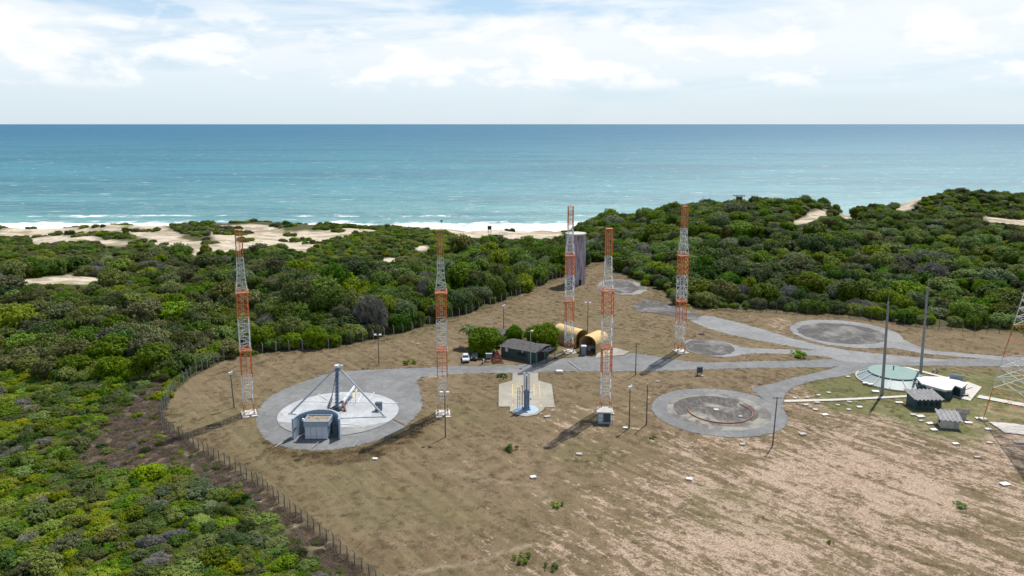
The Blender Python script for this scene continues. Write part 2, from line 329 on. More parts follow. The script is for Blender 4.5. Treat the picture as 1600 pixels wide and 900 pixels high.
SEA_Z = -22.0
def sea_mat():
    m, t, b = newmat('sea_water')
    pos = t.new('ShaderNodeNewGeometry').outputs['Position']
    s = t.new('ShaderNodeSeparateXYZ'); t.put(s.inputs[0], pos); Y = s.outputs['Y']
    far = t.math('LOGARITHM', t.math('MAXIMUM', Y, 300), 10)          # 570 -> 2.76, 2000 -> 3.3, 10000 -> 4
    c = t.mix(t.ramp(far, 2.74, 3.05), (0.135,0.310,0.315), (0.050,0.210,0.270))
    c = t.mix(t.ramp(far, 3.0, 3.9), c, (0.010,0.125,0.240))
    pt = t.noise(t.mapping(pos, (0.35,1.6,1)), 0.0035, 6, 0.62, 0.6)
    c = t.mix(t.ramp(pt, 0.42, 0.62, 0.0, 0.5), c, (0.015,0.095,0.155))
    pt2 = t.noise(t.mapping(pos, (0.4,1.4,1)), 0.03, 5, 0.6)
    c = t.mix(t.ramp(pt2, 0.42, 0.62, 0.0, 0.4), c, (0.02,0.13,0.17))
    pt3 = t.noise(t.mapping(pos, (0.25,1.3,1)), 0.12, 4, 0.7)
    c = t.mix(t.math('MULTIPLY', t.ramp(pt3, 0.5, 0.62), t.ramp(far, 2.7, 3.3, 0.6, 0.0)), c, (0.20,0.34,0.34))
    # foam: surf band near the beach and scattered whitecaps
    sh = t.math('ADD', Y, t.math('MULTIPLY', t.math('SUBTRACT', t.noise(t.mapping(pos,(1,.3,1)), 0.012, 4, 0.6), 0.5), 60))
    lace = t.noise(t.mapping(pos, (0.35,1.1,1)), 0.10, 8, 0.74, 0.9)
    edge = t.noise(t.mapping(pos, (1,.2,1)), 0.018, 5, 0.65)
    wid = t.math('MULTIPLY', edge, 110)
    band = t.ramp(t.math('SUBTRACT', Y, wid), 545, 592, 1.0, 0.0)
    band2 = t.math('MULTIPLY', t.math('SUBTRACT', 1.0, t.ramp(t.math('ABSOLUTE', t.math('SUBTRACT', sh, 668)), 1, 14)), t.ramp(edge, 0.45, 0.6, 0.0, 0.75))
    foam = t.ramp(t.math('ADD', lace, t.math('MULTIPLY', t.math('MAXIMUM', band, band2), 0.24)), 0.58, 0.72)
    cap = t.noise(t.mapping(pos, (0.35,1.5,1)), 0.09, 5, 0.72)
    capm = t.noise(pos, 0.006, 3, 0.5)
    cf = t.math('MULTIPLY', t.ramp(cap, 0.665, 0.72), t.ramp(capm, 0.35, 0.55))
    foam = t.math('MAXIMUM', foam, t.math('MULTIPLY', cf, 0.8))
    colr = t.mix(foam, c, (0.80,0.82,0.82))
    w1 = t.noise(t.mapping(pos, (0.45,1.5,1), rot=(0,0,R(6))), 0.11, 5, 0.6, 0.4)
    w2 = t.noise(t.mapping(pos, (0.6,1.3,1), rot=(0,0,R(-12))), 0.55, 4, 0.65)
    bp = t.new('ShaderNodeBump'); bp.inputs['Strength'].default_value = 1.0; bp.inputs['Distance'].default_value = 2.6
    t.put(bp.inputs['Height'], t.math('ADD', w1, t.math('MULTIPLY', w2, 0.22)))
    # wind-roughened water: body colour under a rough reflection whose share stays low because wave faces tilt towards the eye
    t.n.remove(b); df = t.new('ShaderNodeBsdfDiffuse'); gl = t.new('ShaderNodeBsdfGlossy'); gl.inputs['Roughness'].default_value = 0.38
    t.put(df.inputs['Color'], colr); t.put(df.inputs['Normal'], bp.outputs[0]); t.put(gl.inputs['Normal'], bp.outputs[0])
    mx = t.new('ShaderNodeMixShader'); t.put(mx.inputs[0], t.ramp(foam, 0, 1, 0.13, 0.02)); t.l.new(df.outputs[0], mx.inputs[1]); t.l.new(gl.outputs[0], mx.inputs[2])
    t.l.new(mx.outputs[0], t.n.get('Material Output').inputs[0])
    return m
M_sea = sea_mat()

def leafmat(name, lo, hi, trans=0.25, rough=0.62, vari=0.35):
    m, t, b = newmat(name)
    ti = t.attr('tint').outputs['Fac']; oi = t.new('ShaderNodeObjectInfo')
    c = t.mix(ti, lo, hi)
    rv = t.ramp(oi.outputs['Random'], 0, 1, 1-vari, 1+vari)
    mul = t.new('ShaderNodeVectorMath', operation='SCALE'); t.put(mul.inputs[0], c); t.put(mul.inputs['Scale'], rv)
    hs = t.new('ShaderNodeHueSaturation'); t.put(hs.inputs['Color'], mul.outputs[0])
    r2 = t.math('FRACT', t.math('MULTIPLY', oi.outputs['Random'], 37.7)); t.put(hs.inputs['Hue'], t.ramp(r2, 0, 1, 0.478, 0.518)); t.put(hs.inputs['Saturation'], t.ramp(t.math('FRACT', t.math('MULTIPLY', oi.outputs['Random'], 11.3)), 0, 1, 0.85, 1.2))
    c = hs.outputs[0]
    t.put(b.inputs['Base Color'], c); b.inputs['Roughness'].default_value = rough; b.inputs['Specular IOR Level'].default_value = 0.2
    tr = t.new('ShaderNodeBsdfTranslucent'); t.put(tr.inputs[0], c)
    mx = t.new('ShaderNodeMixShader'); mx.inputs[0].default_value = trans
    t.l.new(b.outputs[0], mx.inputs[1]); t.l.new(tr.outputs[0], mx.inputs[2])
    o = t.n.get('Material Output'); t.l.new(mx.outputs[0], o.inputs[0])
    return m
L = {
 'dark': leafmat('leaf_dark', (0.030,0.064,0.010), (0.110,0.175,0.030), 0.25),
 'mid': leafmat('leaf_mid', (0.080,0.135,0.012), (0.230,0.310,0.042), 0.3),
 'olive': leafmat('leaf_olive', (0.075,0.092,0.026), (0.195,0.215,0.075), 0.25),
 'sage': leafmat('leaf_sage', (0.100,0.135,0.062), (0.235,0.280,0.140), 0.25),
 'bright': leafmat('leaf_bright', (0.150,0.215,0.012), (0.350,0.420,0.036), 0.35, vari=0.22),
 'lime': leafmat('leaf_lime', (0.060,0.135,0.010), (0.180,0.300,0.030), 0.35, vari=0.2),
 'grey': leafmat('twig_grey', (0.15,0.145,0.12), (0.31,0.305,0.27), 0.1, 0.8, 0.2),
 'brown': leafmat('twig_brown', (0.11,0.085,0.06), (0.26,0.205,0.15), 0.1, 0.8, 0.25),
 'weed': leafmat('leaf_weed', (0.10,0.19,0.02), (0.24,0.34,0.04), 0.4),
 'garden': leafmat('leaf_garden', (0.075,0.16,0.010), (0.20,0.32,0.03), 0.4, vari=0.05),
 'palm': leafmat('leaf_palm', (0.05,0.085,0.02), (0.15,0.20,0.05), 0.3),
 'dry': leafmat('grass_dry', (0.10,0.078,0.045), (0.20,0.16,0.10), 0.15, 0.9, 0.3),
}

# ------------------------------------------------------------------ mesh helpers
def link(o, parent=None):
    COL.objects.link(o)
    if parent is not None: o.parent = parent
    return o
class MB:
    def __init__(s): s.v = []; s.f = []; s.m = []
    def add(s, vs, fs, mi=0):
        b = len(s.v); s.v += [tuple(p) for p in vs]; s.f += [tuple(b+i for i in f) for f in fs]; s.m += [mi]*len(fs); return s
    def box(s, c, d, rz=0, mi=0, top=1.0):
        x, y, z = (k/2 for k in d); vs = []
        for sz in (-1, 1):
            k = top if sz > 0 else 1
            for sx, sy in ((-1,-1),(1,-1),(1,1),(-1,1)): vs.append(Vector((sx*x*k, sy*y*k, sz*z)))
        M = Matrix.Rotation(rz, 3, 'Z'); vs = [M @ v+Vector(c) for v in vs]
        return s.add(vs, [(3,2,1,0),(4,5,6,7),(0,1,5,4),(1,2,6,5),(2,3,7,6),(3,0,4,7)], mi)
    def bar(s, a, b, r, r2=None, n=4, mi=0, cap=True):
        a = Vector(a); b = Vector(b); r2 = r if r2 is None else r2
        d = (b-a); 
        if d.length < 1e-6: return s
        d.normalize(); u = d.cross(Vector((0,0,1)) if abs(d.z) < .95 else Vector((1,0,0))).normalized(); w_ = d.cross(u)
        vs = []
        for p, rr in ((a, r), (b, r2)):
            for k in range(n):
                an = 2*math.pi*(k+.5)/n; vs.append(p+(u*math.cos(an)+w_*math.sin(an))*rr)
        fs = [(k, (k+1) % n, n+(k+1) % n, n+k) for k in range(n)]
        if cap: fs += [tuple(range(n-1, -1, -1)), tuple(range(n, 2*n))]
        return s.add(vs, fs, mi)
    def poly(s, pts, z0, z1, mi=0):       # vertical prism from a flat outline
        n = len(pts); vs = [(x, y, z0) for x, y in pts]+[(x, y, z1) for x, y in pts]
        a = sum(pts[i][0]*pts[(i+1) % n][1]-pts[(i+1) % n][0]*pts[i][1] for i in range(n))
        fs = [(k, (k+1) % n, n+(k+1) % n, n+k) for k in range(n)]+[tuple(range(n-1,-1,-1)), tuple(range(n, 2*n))]
        if a < 0: fs = [f[::-1] for f in fs]
        return s.add(vs, fs, mi)
    def build(s, name, mats, parent=None, smooth=False, loc=None):
        me = bpy.data.meshes.new(name); me.from_pydata(s.v, [], s.f); me.update()
        if not isinstance(mats, (list, tuple)): mats = [mats]
        for m in mats: me.materials.append(m)
        me.polygons.foreach_set('material_index', s.m)
        if smooth: me.polygons.foreach_set('use_smooth', [True]*len(s.f))
        o = bpy.data.objects.new(name, me); link(o, parent)
        if loc: o.location = loc
        return o
def tag(o, label=None, cat=None, group=None, kind=None):
    if label: o['label'] = label
    if cat: o['category'] = cat
    if group: o['group'] = group
    if kind: o['kind'] = kind
    return o
def thing(name, label, cat, loc=(0,0,0), rz=0, group=None):
    o = bpy.data.objects.new(name, None); COL.objects.link(o); o.location = loc; o.rotation_euler = (0,0,rz); o.empty_display_size = .5
    return tag(o, label, cat, group)
def copy_tree(o, parent=None):
    c = o.copy(); COL.objects.link(c); c.parent = parent
    for ch in list(o.children): copy_tree(ch, c)
    return c
def smooth_poly(pts, step=1.2, jit=0.12, closed=True, rs=1):
    rr = random.Random(rs); n = len(pts); outp = []
    for i in range(n if closed else n-1):
        p0, p1, p2, p3 = (Vector(pts[(i+k-1) % n]) if closed else Vector(pts[min(max(i+k-1,0),n-1)]) for k in range(4))
        L_ = (p2-p1).length; m = max(1, int(L_/step))
        for k in range(m):
            t = k/m
            q = 0.5*((2*p1)+(-p0+p2)*t+(2*p0-5*p1+4*p2-p3)*t*t+(-p0+3*p1-3*p2+p3)*t**3)
            outp.append((q.x+rr.uniform(-jit,jit), q.y+rr.uniform(-jit,jit)))
    return outp
def sheet(name, pts, z, mat, kind='structure'):
    b = MB(); n = len(pts)
    a = sum(pts[i][0]*pts[(i+1) % n][1]-pts[(i+1) % n][0]*pts[i][1] for i in range(n))
    if a < 0: pts = pts[::-1]
    b.add([(x, y, z) for x, y in pts], [tuple(range(n))])
    o = b.build(name, mat)
    import bmesh
    bm = bmesh.new(); bm.from_mesh(o.data); bmesh.ops.triangulate(bm, faces=bm.faces[:]); bm.to_mesh(o.data); bm.free()
    if kind: o['kind'] = kind
    return o
def ring_pts(cx, cy, r, n=64, ry=None, a0=0, a1=2*math.pi, closed=True, jit=0.0):
    m = n if closed else n+1
    return [(cx+(r+random.uniform(-jit,jit))*math.cos(a0+(a1-a0)*k/n), cy+((ry or r)+random.uniform(-jit,jit))*math.sin(a0+(a1-a0)*k/n)) for k in range(m)]

# ------------------------------------------------------------------ ground sheet
def axis(fine0, fine1, step, lo, hi, grow=1.12):
    a = list(np.arange(fine0, fine1+1e-6, step)); s = step; x = a[-1]
    while x < hi: s *= grow; x += s; a.append(x)
    s = step; x = a[0]; pre = []
    while x > lo: s *= grow; x -= s; pre.append(x)
    return np.array(pre[::-1]+a)
xs = axis(-130, 170, 0.9, -6000, 6000, 1.03)
ys = axis(82, 300, 0.9, -3000, 1600, 1.02)
GX, GY = np.meshgrid(xs, ys); fx, fy = GX.ravel(), GY.ravel()
gz = terr(fx, fy)
nx, ny = len(xs), len(ys)
me = bpy.data.meshes.new('ground')
idx = np.arange(nx*ny).reshape(ny, nx)
quads = np.stack([idx[:-1,:-1], idx[:-1,1:], idx[1:,1:], idx[1:,:-1]], -1).reshape(-1, 4)
me.vertices.add(nx*ny); me.vertices.foreach_set('co', np.stack([fx, fy, gz], -1).ravel())
me.loops.add(quads.size); me.loops.foreach_set('vertex_index', quads.ravel().astype(np.int32))
me.polygons.add(len(quads)); me.polygons.foreach_set('loop_start', np.arange(0, quads.size, 4, dtype=np.int32))
me.update(calc_edges=True); me.polygons.foreach_set('use_smooth', np.ones(len(quads), bool))
near = (fy < 360) & (fy > 60)
def setattr_(name, vals):
    a = me.attributes.new(name, 'FLOAT', 'POINT'); a.data.foreach_set('value', vals.astype(np.float32))
wob = (vnoise(fx, fy, 5, 5)-.5)*3.0
fd = sdist(fx, fy, FIELD)+wob*0.5
setattr_('field', sst(fd, -1.0, 1.0))
bd = sdist(fx, fy, BRUSH)+wob*1.5; setattr_('brush', sst(bd, -2, 2.5))
setattr_('lush', np.clip(sst(sdist(fx, fy, LUSH)+(vnoise(fx,fy,12,7)-.5)*16, -3, 6)*0.9+sst(vnoise(fx,fy,20,8),.68,.85)*.2*(fx<40), 0, 1))
setattr_('rim', np.clip(sst(sdist(fx, fy, RIM)+wob, -1, 1.5)+sst(-np.abs(fd-3.5), -3, -0.5)*0.35*(fx > -60), 0, 1))
bare = sst(fx+(-0.55*(fy-130)), -25, 50)*sst(-(fy-160), -30, 15)
bare = bare*0.8+0.22+0.3*sst(vnoise(fx,fy,25,9), .55, .8)
bx0 = np.hypot(fx-13, (fy-145)*1.0); bare = np.maximum(bare, 0.85*sst(-bx0, -14, -6))
for poly in SOIL_PX: bare = np.maximum(bare, 1.0*sst(sdist(fx, fy, [P(*p) for p in poly])+wob, -2, 2))
setattr_('bare', np.clip(bare, 0, 1.4))
sd_ = np.zeros_like(fx)
for poly in SAND: sd_ = np.maximum(sd_, sst(sdist(fx, fy, poly)+(vnoise(fx,fy,7,4)-.5)*4*(fy>250), -1.5, 1.5))
sd_ = np.maximum(sd_, sst(-gz, 15.0, 18.0)*(fy > 380))
setattr_('sand', sd_)
setattr_('beachwet', sst(-gz, 20.8, 21.7)*(fy > 400))
TRAIL = [P(*p) for p in ((590,930),(540,885),(470,830),(360,748),(262,690),(244,668))]
TR2 = [P(*p) for p in ((600,905),(660,892),(745,878),(830,850))]
TR3 = [P(*p) for p in ((700,735),(760,750),(835,760),(870,790))]
tr = sst(-np.abs(dist_poly(fx, fy, TRAIL, False)+wob*.2), -0.9, -0.3)
tr = np.maximum(tr, 0.6*sst(-dist_poly(fx, fy, TR2, False), -0.7, -0.1)); tr = np.maximum(tr, 0.5*sst(-dist_poly(fx, fy, TR3, False), -0.7, -0.1))
setattr_('trail', tr)
me.materials.append(M_ground)
go = link(bpy.data.objects.new('ground', me)); go['kind'] = 'structure'

# sea
sx = np.concatenate([-np.geomspace(60000, 100, 30), np.geomspace(100, 60000, 30)]); sy = np.geomspace(440, 90000, 60)
b = MB()
for y in sy:
    for x in sx: b.v.append((x, y, SEA_Z))
nn = len(sx)
for j in range(len(sy)-1):
    for i in range(nn-1): b.f.append((j*nn+i, j*nn+i+1, (j+1)*nn+i+1, (j+1)*nn+i)); b.m.append(0)
o = b.build('sea', M_sea); o['kind'] = 'structure'

# ------------------------------------------------------------------ roads and pads (stacked sheets)
def pw(px): return [P(*p) for p in px]
k = [0]
def lay(name, px, mat, step=1.2, jit=0.12, raw=False):
    k[0] += 1; pts = pw(px)
    return sheet(name, pts if raw else smooth_poly(pts, step, jit, rs=k[0]), 0.006*k[0], mat)
lay('turning_apron', [(400,655),(403,640),(416,624),(440,610),(475,596),(508,585),(540,580),(600,576.5),(660,574.5),(702,573),(702,584),(665,588),(653,596),(656,610),(661,628),(655,645),(635,665),(605,682),(570,694),(530,701),(490,704),(450,700),(420,690),(405,675)], M_asph)
lay('main_road', [(695,573.2),(750,572),(789,571),(835,568),(871,562),(900,558),(942,557),(973,554),(987,552),(1020,555.5),(1040,559),(1070,564),(1110,566),(1160,565),(1230,563.5),(1275,562),(1330,560),(1400,561),(1500,560.5),(1600,559.5),(1800,558),(2000,557),(2000,573),(1800,573),(1600,572.5),(1450,572),(1330,573),(1200,575),(1100,577.5),(1020,580),(869,580.5),(842,582),(798,583),(740,583.5),(695,584)], M_asph)
lay('diagonal_road', [(1079,501),(1092,495),(1105,493),(1150,503),(1193,515),(1247,531),(1300,543),(1350,550),(1420,557),(1480,563),(1420,566),(1330,566),(1300,557),(1276,548.5),(1236,541.5),(1193,533.5),(1151,525.5),(1113,515.5)], M_asphl)
lay('loop_road', [(1072,532),(1095,530),(1129,533),(1167,543),(1247,546.5),(1290,549),(1330,556),(1310,563),(1290,558),(1220,552.5),(1180,552.5),(1140,557.5),(1116,557),(1105,555),(1081,550),(1069,541)], M_asphl)
C3 = P(1320, 520.5)
k[0] += 1; sheet('far_turning_circle', ring_pts(C3[0], C3[1], 14.6, 72, 14.8, jit=.15), 0.006*k[0], M_asphl)
lay('side_road', [(1375,526),(1402,527),(1425,537),(1450,546),(1500,551.5),(1560,556),(1620,559),(1570,563),(1525,559.5),(1480,556),(1440,552),(1395,544.5),(1345,541.5)], M_asphl)
lay('branch_road', [(1325,571),(1285,580),(1240,590),(1205,600),(1175,607),(1195,625),(1222,638),(1224,628),(1228,617),(1240,606),(1265,597),(1310,589),(1370,577),(1410,570)], M_asph)
C2 = (42.2, 149.6)
k[0] += 1; sheet('launch_circle_road', ring_pts(C2[0], C2[1], 13.5, 80, jit=.1), 0.006*k[0], M_asph)
k[0] += 1; sheet('launch_circle', ring_pts(C2[0], C2[1], 10.3, 80, jit=.05), 0.006*k[0], M_stain2)
k[0] += 1; sheet('launch_circle_core', ring_pts(C2[0]-.6, C2[1]+.3, 8.4, 60, jit=.1), 0.006*k[0], M_stain)
k[0] += 1; sheet('far_pad', ring_pts(C3[0]-1, C3[1]-.2, 11.6, 60, 11.0, jit=.3), 0.006*k[0], M_stain3)
C4 = P(1108, 542.5)
k[0] += 1; sheet('small_pad', ring_pts(C4[0], C4[1], 6.2, 50, 7.3, jit=.3), 0.006*k[0], M_stain3)
C5 = P(972, 448.5)
k[0] += 1; sheet('old_pad_ring', ring_pts(C5[0], C5[1], 9.0, 40, 13.5, jit=.8), 0.006*k[0], M_stain2)
k[0] += 1; sheet('old_pad', ring_pts(C5[0]-1, C5[1], 6.8, 40, 10.5, jit=.5), 0.006*k[0], M_stain3)
lay('broken_paving', [(985,478),(1010,470),(1045,474),(1070,484),(1092,492),(1078,500),(1040,492),(1000,486)], M_stain3, jit=.7)
C1 = (-35.2, 148.7)
k[0] += 1; sheet('launch_pad_base', ring_pts(C1[0], C1[1], 12.1, 90, jit=.04), 0.006*k[0], asphalt('grey_pad_concrete', (0.27,0.275,0.275), streak=0.4, seed=2))
pts = [p for p in ring_pts(C1[0], C1[1], 12.0, 120) if p[1] > 143.6]
pts.sort(key=lambda p: math.atan2(p[1]-148, p[0]-C1[0]) if math.atan2(p[1]-148, p[0]-C1[0]) > -math.pi/2 else math.atan2(p[1]-148, p[0]-C1[0])+2*math.pi)
pts += [(-44, 143.3), (-38, 141.9), (-33, 141.0), (-29, 141.2)]
k[0] += 1; sheet('launch_pad_disc', pts, 0.006*k[0], M_disc)
lay('rocket_apron', [(779,636),(779.5,601),(800.5,595),(801,583),(841,583),(841,595),(862,601),(867,637),(851,637.3),(848,642),(838,648.5),(822,651.5),(806,648.5),(797,643),(797,636)], M_apron, raw=True)
CB = P(822, 640.5)
k[0] += 1; sheet('blue_disc', ring_pts(CB[0], CB[1], 2.55, 40), 0.006*k[0], M_bluedisc)
lay('tent_forecourt', [(930,560),(935,548),(962,544),(984,550),(974,555),(950,557.5)], M_apron, raw=True)
lay('house_path', [(838,568),(852,562),(874,553),(884,551),(866,560),(850,568)], M_apron, raw=True)
lay('bunker_apron', [(1475,617),(1516,627),(1534,605.5),(1512,597),(1495,600)], M_concw, raw=True)
if 0: lay('pale_clearing', [(1470,585),(1500,580),(1560,583),(1580,592),(1530,598),(1495,592)], asphalt('sandy_soil', (0.40,0.33,0.25), streak=.3, seed=6), jit=.4)
if 0: lay('cleared_patch', [(398,586),(420,583),(452,584),(455,589),(430,590),(402,590)], M_stain2, jit=.3)
for nm, px in (('footpath', [(1225,625.5),(1300,624),(1345,622),(1422,618),(1422,621),(1345,625),(1300,627),(1226,629)]),
               ('footpath', [(1408,574),(1418,574),(1480,590),(1474,591)]),
               ('footpath', [(1530,618),(1600,631),(1700,648),(1700,653),(1600,636),(1526,622)])):
    lay(nm, px, M_concw, raw=True)
o = lay('mast_slab', [(1545,660),(1580,662),(1640,672),(1640,684),(1570,677)], M_concw, raw=True)
# painted marks
def stripe(name, a, b_, w_, mat, z=None):
    a = Vector(P(*a)); b2 = Vector(P(*b_)); d = (b2-a).normalized(); nrm = Vector((-d.y, d.x))*w_/2
    k[0] += 1
    return sheet(name, [tuple(a+nrm), tuple(b2+nrm), tuple(b2-nrm), tuple(a-nrm)], 0.006*k[0], mat)
for a, b_ in (((801,601),(801,621)),((808,601),(808,620)),((834,601),(834.5,620)),((842,601),(844,624)),((801,632),(801,638)),((844,632),(846,638)),((814,606),(814,613))):
    stripe('painted_line', a, b_, 0.17, M_yellow)
stripe('painted_line', (558.5,608.5),(551.5,622.5), 0.35, M_yellow)
for a, b_ in (((470,628),(622,631)),((497,617),(512,626)),((559,631),(565,617)),((585,614),(576,627)),((508,662),(560,665)),((560,690),(552,700)),((500,690),(488,701)),((430,700),(455,684)),((888,565),(907,579))):
    stripe('painted_line', a, b_, 0.2, M_markl if max(a[1], b_[1]) < 670 and a[1] > 605 else M_mark)
for a, b_ in (((615,655),(634,665)),):
    stripe('drain_slot', a, b_, 0.25, M_rust)

# ------------------------------------------------------------------ lattice masts
WZ = [(0,0.98),(2.2,0.96),(13.2,0.97),(25,1.02),(25.6,1.03),(28.6,0.68),(32,0.62),(37.6,0.60)]
def wz(z):
    for (a, wa), (b_, wb) in zip(WZ, WZ[1:]):
        if z <= b_: return wa+(wb-wa)*(z-a)/(b_-a)
    return WZ[-1][1]
CR = ((-1,-1),(1,-1),(1,1),(-1,1))
def lattice(b, z0, z1, n, legr=0.105, br=0.05, style='x', W_=wz):
    zs = [z0+(z1-z0)*i/n for i in range(n+1)]
    for i in range(n):
        a, c = zs[i], zs[i+1]; wa, wc = W_(a), W_(c)
        for q in range(4):
            p, r = CR[q], CR[(q+1) % 4]
            b.bar((p[0]*wa,p[1]*wa,a), (p[0]*wc,p[1]*wc,c), legr)
            b.bar((p[0]*wc,p[1]*wc,c), (r[0]*wc,r[1]*wc,c), br)
            if style in ('x', 'z'):
                if (i+q) % 2 or style == 'x': b.bar((p[0]*wa,p[1]*wa,a), (r[0]*wc,r[1]*wc,c), br)
                if not (i+q) % 2 or style == 'x': b.bar((r[0]*wa,r[1]*wa,a), (p[0]*wc,p[1]*wc,c), br)
            if style == 'v':
                m0 = ((p[0]+r[0])/2*wa, (p[1]+r[1])/2*wa, a); m1 = ((p[0]+r[0])/2*wc, (p[1]+r[1])/2*wc, c)
                b.bar(m0, m1, br)
                if i % 2: b.bar(m0, (p[0]*wc,p[1]*wc,c), br*.8); b.bar(m0, (r[0]*wc,r[1]*wc,c), br*.8)
def make_mast():
    t = thing('lattice_mast', 'x', 'lattice mast')
    for z0, z1, n, m, st in ((0,2.2,1,M_orange,'x0'),(2.2,7.8,4,M_white,'z'),(7.8,13.2,4,M_orange,'v'),(13.2,19.8,5,M_white,'z'),(19.8,25,4,M_orange,'x'),(25,32,7,M_white,'z'),(32,37.6,5,M_orange,'v')):
        b = MB(); lattice(b, z0, z1, n, 0.110 if z0 < 25 else 0.085, 0.046 if z0 < 25 else 0.040, st); b.build('lattice_section', m, t)
    for z in (13.25, 25.05):
        b = MB(); w_ = wz(z)+0.12
        for dz in (0, 0.5):
            for q in range(4):
                p, r = CR[q], CR[(q+1) % 4]; b.bar((p[0]*w_,p[1]*w_,z+dz), (r[0]*w_,r[1]*w_,z+dz), 0.11 if dz == 0 else 0.06)
        b.box((0, 0.35, z-0.02), (w_*1.9, w_*1.1, 0.05)); b.build('platform', M_orange, t)
    b = MB()
    for sx in (-.22,.22): b.bar((sx,.45,0.3), (sx,.30,37), 0.03)
    for i in range(90): b.bar((-.22,.45-.15*i/90,.5+i*.4), (.22,.45-.15*i/90,.5+i*.4), 0.018)
    b.build('ladder', M_white, t)
    b = MB(); b.box((0,0,0.10), (2.9,2.9,0.26)); b.box((-0.8,-2.1,0.09),(1.3,.8,.2)); b.box((.9,-2.15,0.09),(1.1,.7,.2))
    for p in CR: b.box((p[0]*.98,p[1]*.98,0.38),(0.42,0.42,0.3))
    b.build('footing', M_concw, t)
    b = MB(); b.bar((0,0,37.3),(0,0,38.3),0.03); b.box((0,0,37.62),(1.1,1.1,.05)); b.build('lightning_rod', M_orange, t)
    return t
mast0 = make_mast()
MASTS = [((389,646), 24, 'leftmost lattice mast, orange and white, beside the leftmost floodlight pole', 1),
         ((692,646), 6, 'orange and white lattice mast just right of the large launch pad', 1),
         ((946,641), 2, 'orange and white lattice mast rising behind the small grey hut', 1),
         ((889,549), 8, 'orange and white lattice mast beside the tan tents, in front of the tall stained tower', 1),
         ((1062,549), 14, 'orange and white lattice mast left of the small dark pad, above the road', 1)]
for i, (p, rz, lab, _) in enumerate(MASTS):
    o = mast0 if i == 0 else copy_tree(mast0)
    x, y = P(*p); o.location = (x, y, 0.0); o.rotation_euler.z = R(rz); tag(o, lab, 'lattice mast', 'orange and white lattice masts around the launch pads')
# thin antenna on second mast
t = [o for o in COL.objects if o.name.startswith('lattice_mast')][1]
b = MB(); b.bar((0.3,0,37.6),(0.3,0,39.2),0.03); b.box((0.3,0,39.3),(.45,.12,.3)); b.build('antenna', M_darkb, t)
# large pylon at the right edge
t = thing('steel_pylon', 'wide red and white four legged steel tower at the right edge of the picture', 'steel tower', (*P(1614, 671), 0), R(12))
WP = lambda z: 5.6*(1-z/47.0)+0.25
zz = 0
for z1, n, m in ((7.0,2,M_orange),(13.5,3,M_white),(20,2,M_orange),(26.5,4,M_white),(33,3,M_orange),(39,4,M_white),(45,4,M_orange)):
    b = MB(); lattice(b, zz, z1, n, 0.085, 0.04 if m is M_orange else 0.055, 'z' if m is M_orange and zz < 25 else 'x', WP); b.build('lattice_section', m, t); zz = z1
for p in CR: b = MB(); b.box((p[0]*5.85,p[1]*5.85,0.2),(1.2,1.2,0.6)); b.build('footing', M_concw, t)

# ------------------------------------------------------------------ tripod launcher on the big pad
bx, by = P(527, 643); ax, ay, az_ = bx+0.35, by+0.3, 9.5
t = thing('launch_tripod', 'pale blue grey steel tripod standing on the round pale launch pad', 'launcher', (bx, by, 0))
def rel(px, py): x, y = P(px, py); return (x-bx, y-by)
for lg, rr in (((454,647),0.21),((601,652),0.21),((514,644.5),0.14),((553,612),0.11)):
    x, y = rel(*lg); b = MB(); b.bar((x,y,0.15),(ax-bx,ay-by,az_), rr, rr*.8, 8); b.box((x,y,0.2),(0.7,0.7,0.22)); b.build('leg', M_steel, t)
b = MB(); b.bar((ax-bx,ay-by,az_-.1),(ax-bx,ay-by,az_+.25), 0.75, 0.65, 10); b.box((ax-bx+.6,ay-by,az_+.15),(.9,.5,.2)); b.build('head_plate', M_whited, t)
b = MB(); b.bar((0,0,0.3),(ax-bx,ay-by,az_-.1),0.30,0.26,8)
for z in np.arange(1.2, 9, 0.75): b.box((0.05+0.03*z,-0.1,z),(0.85,0.7,0.16))
b.bar((0.3,-.3,.4),(.55,-.2,9),0.06); b.bar((-0.35,-.3,.4),(.1,-.2,9),0.06); b.build('column', M_blue, t)
b = MB(); b.box((0,0,0.45),(1.7,1.5,0.7)); b.box((-.6,-.6,.3),(1.0,.8,.5)); b.bar((-1.6,-.4,0.5),(1.1,1.2,1.9),0.16); b.build('pivot_base', M_darkb, t)
b = MB(); dx, dy = (v-w_ for v, w_ in zip(P(555,602.5,2.1), (bx, by+1)))
b.bar((0.9,1.0,1.6),(dx,dy+1,2.1),0.36,0.28,12); b.bar((0.9,1.0,1.0),(dx,dy+1,1.7),0.12); 
for f in (.35,.7): b.bar((0.9+(dx-.9)*f,1+(dy)*f,0.1),(0.9+(dx-.9)*f,1+dy*f,1.6),0.09)
b.build('boom', M_whited, t)
for s_, x0, m in ((-1,-2.0,M_red),(1,1.7,M_red)):
    b = MB()
    for sy in (-.35,.35): b.bar((x0,sy-.1,0),(x0+s_*-.9,sy+.6,2.6 if s_ < 0 else 1.6),0.05)
    for i in range(7 if s_ < 0 else 4): f = i/7; b.box((x0-s_*.9*f, .7*f-.1, .2+2.4*f),(.45,.75,.05))
    for sy in (-.35,.35): b.bar((x0,sy-.1,.9),(x0-s_*.9,sy+.6,3.3 if s_ < 0 else 2.2),0.035)
    b.build('access_stairs', m, t)
b = MB(); b.box((0.7,-1.2,0.16),(0.7,3.4,.3), -0.35); b.build('rail_plinth', M_conc, t)
b = MB(); 
for dx_ in (1.8,2.9): b.bar((dx_,4.2,0),(dx_,4.2,4.3),0.05)
b.bar((1.8,4.2,4.3),(2.9,4.2,4.3),.04); b.build('cable_gantry', M_steel, t)
x, y = P(592, 642)
t = thing('equipment_cabinet', 'dark blue grey metal cabinet at the right foot of the launch tripod', 'cabinet', (x, y, 0.1))
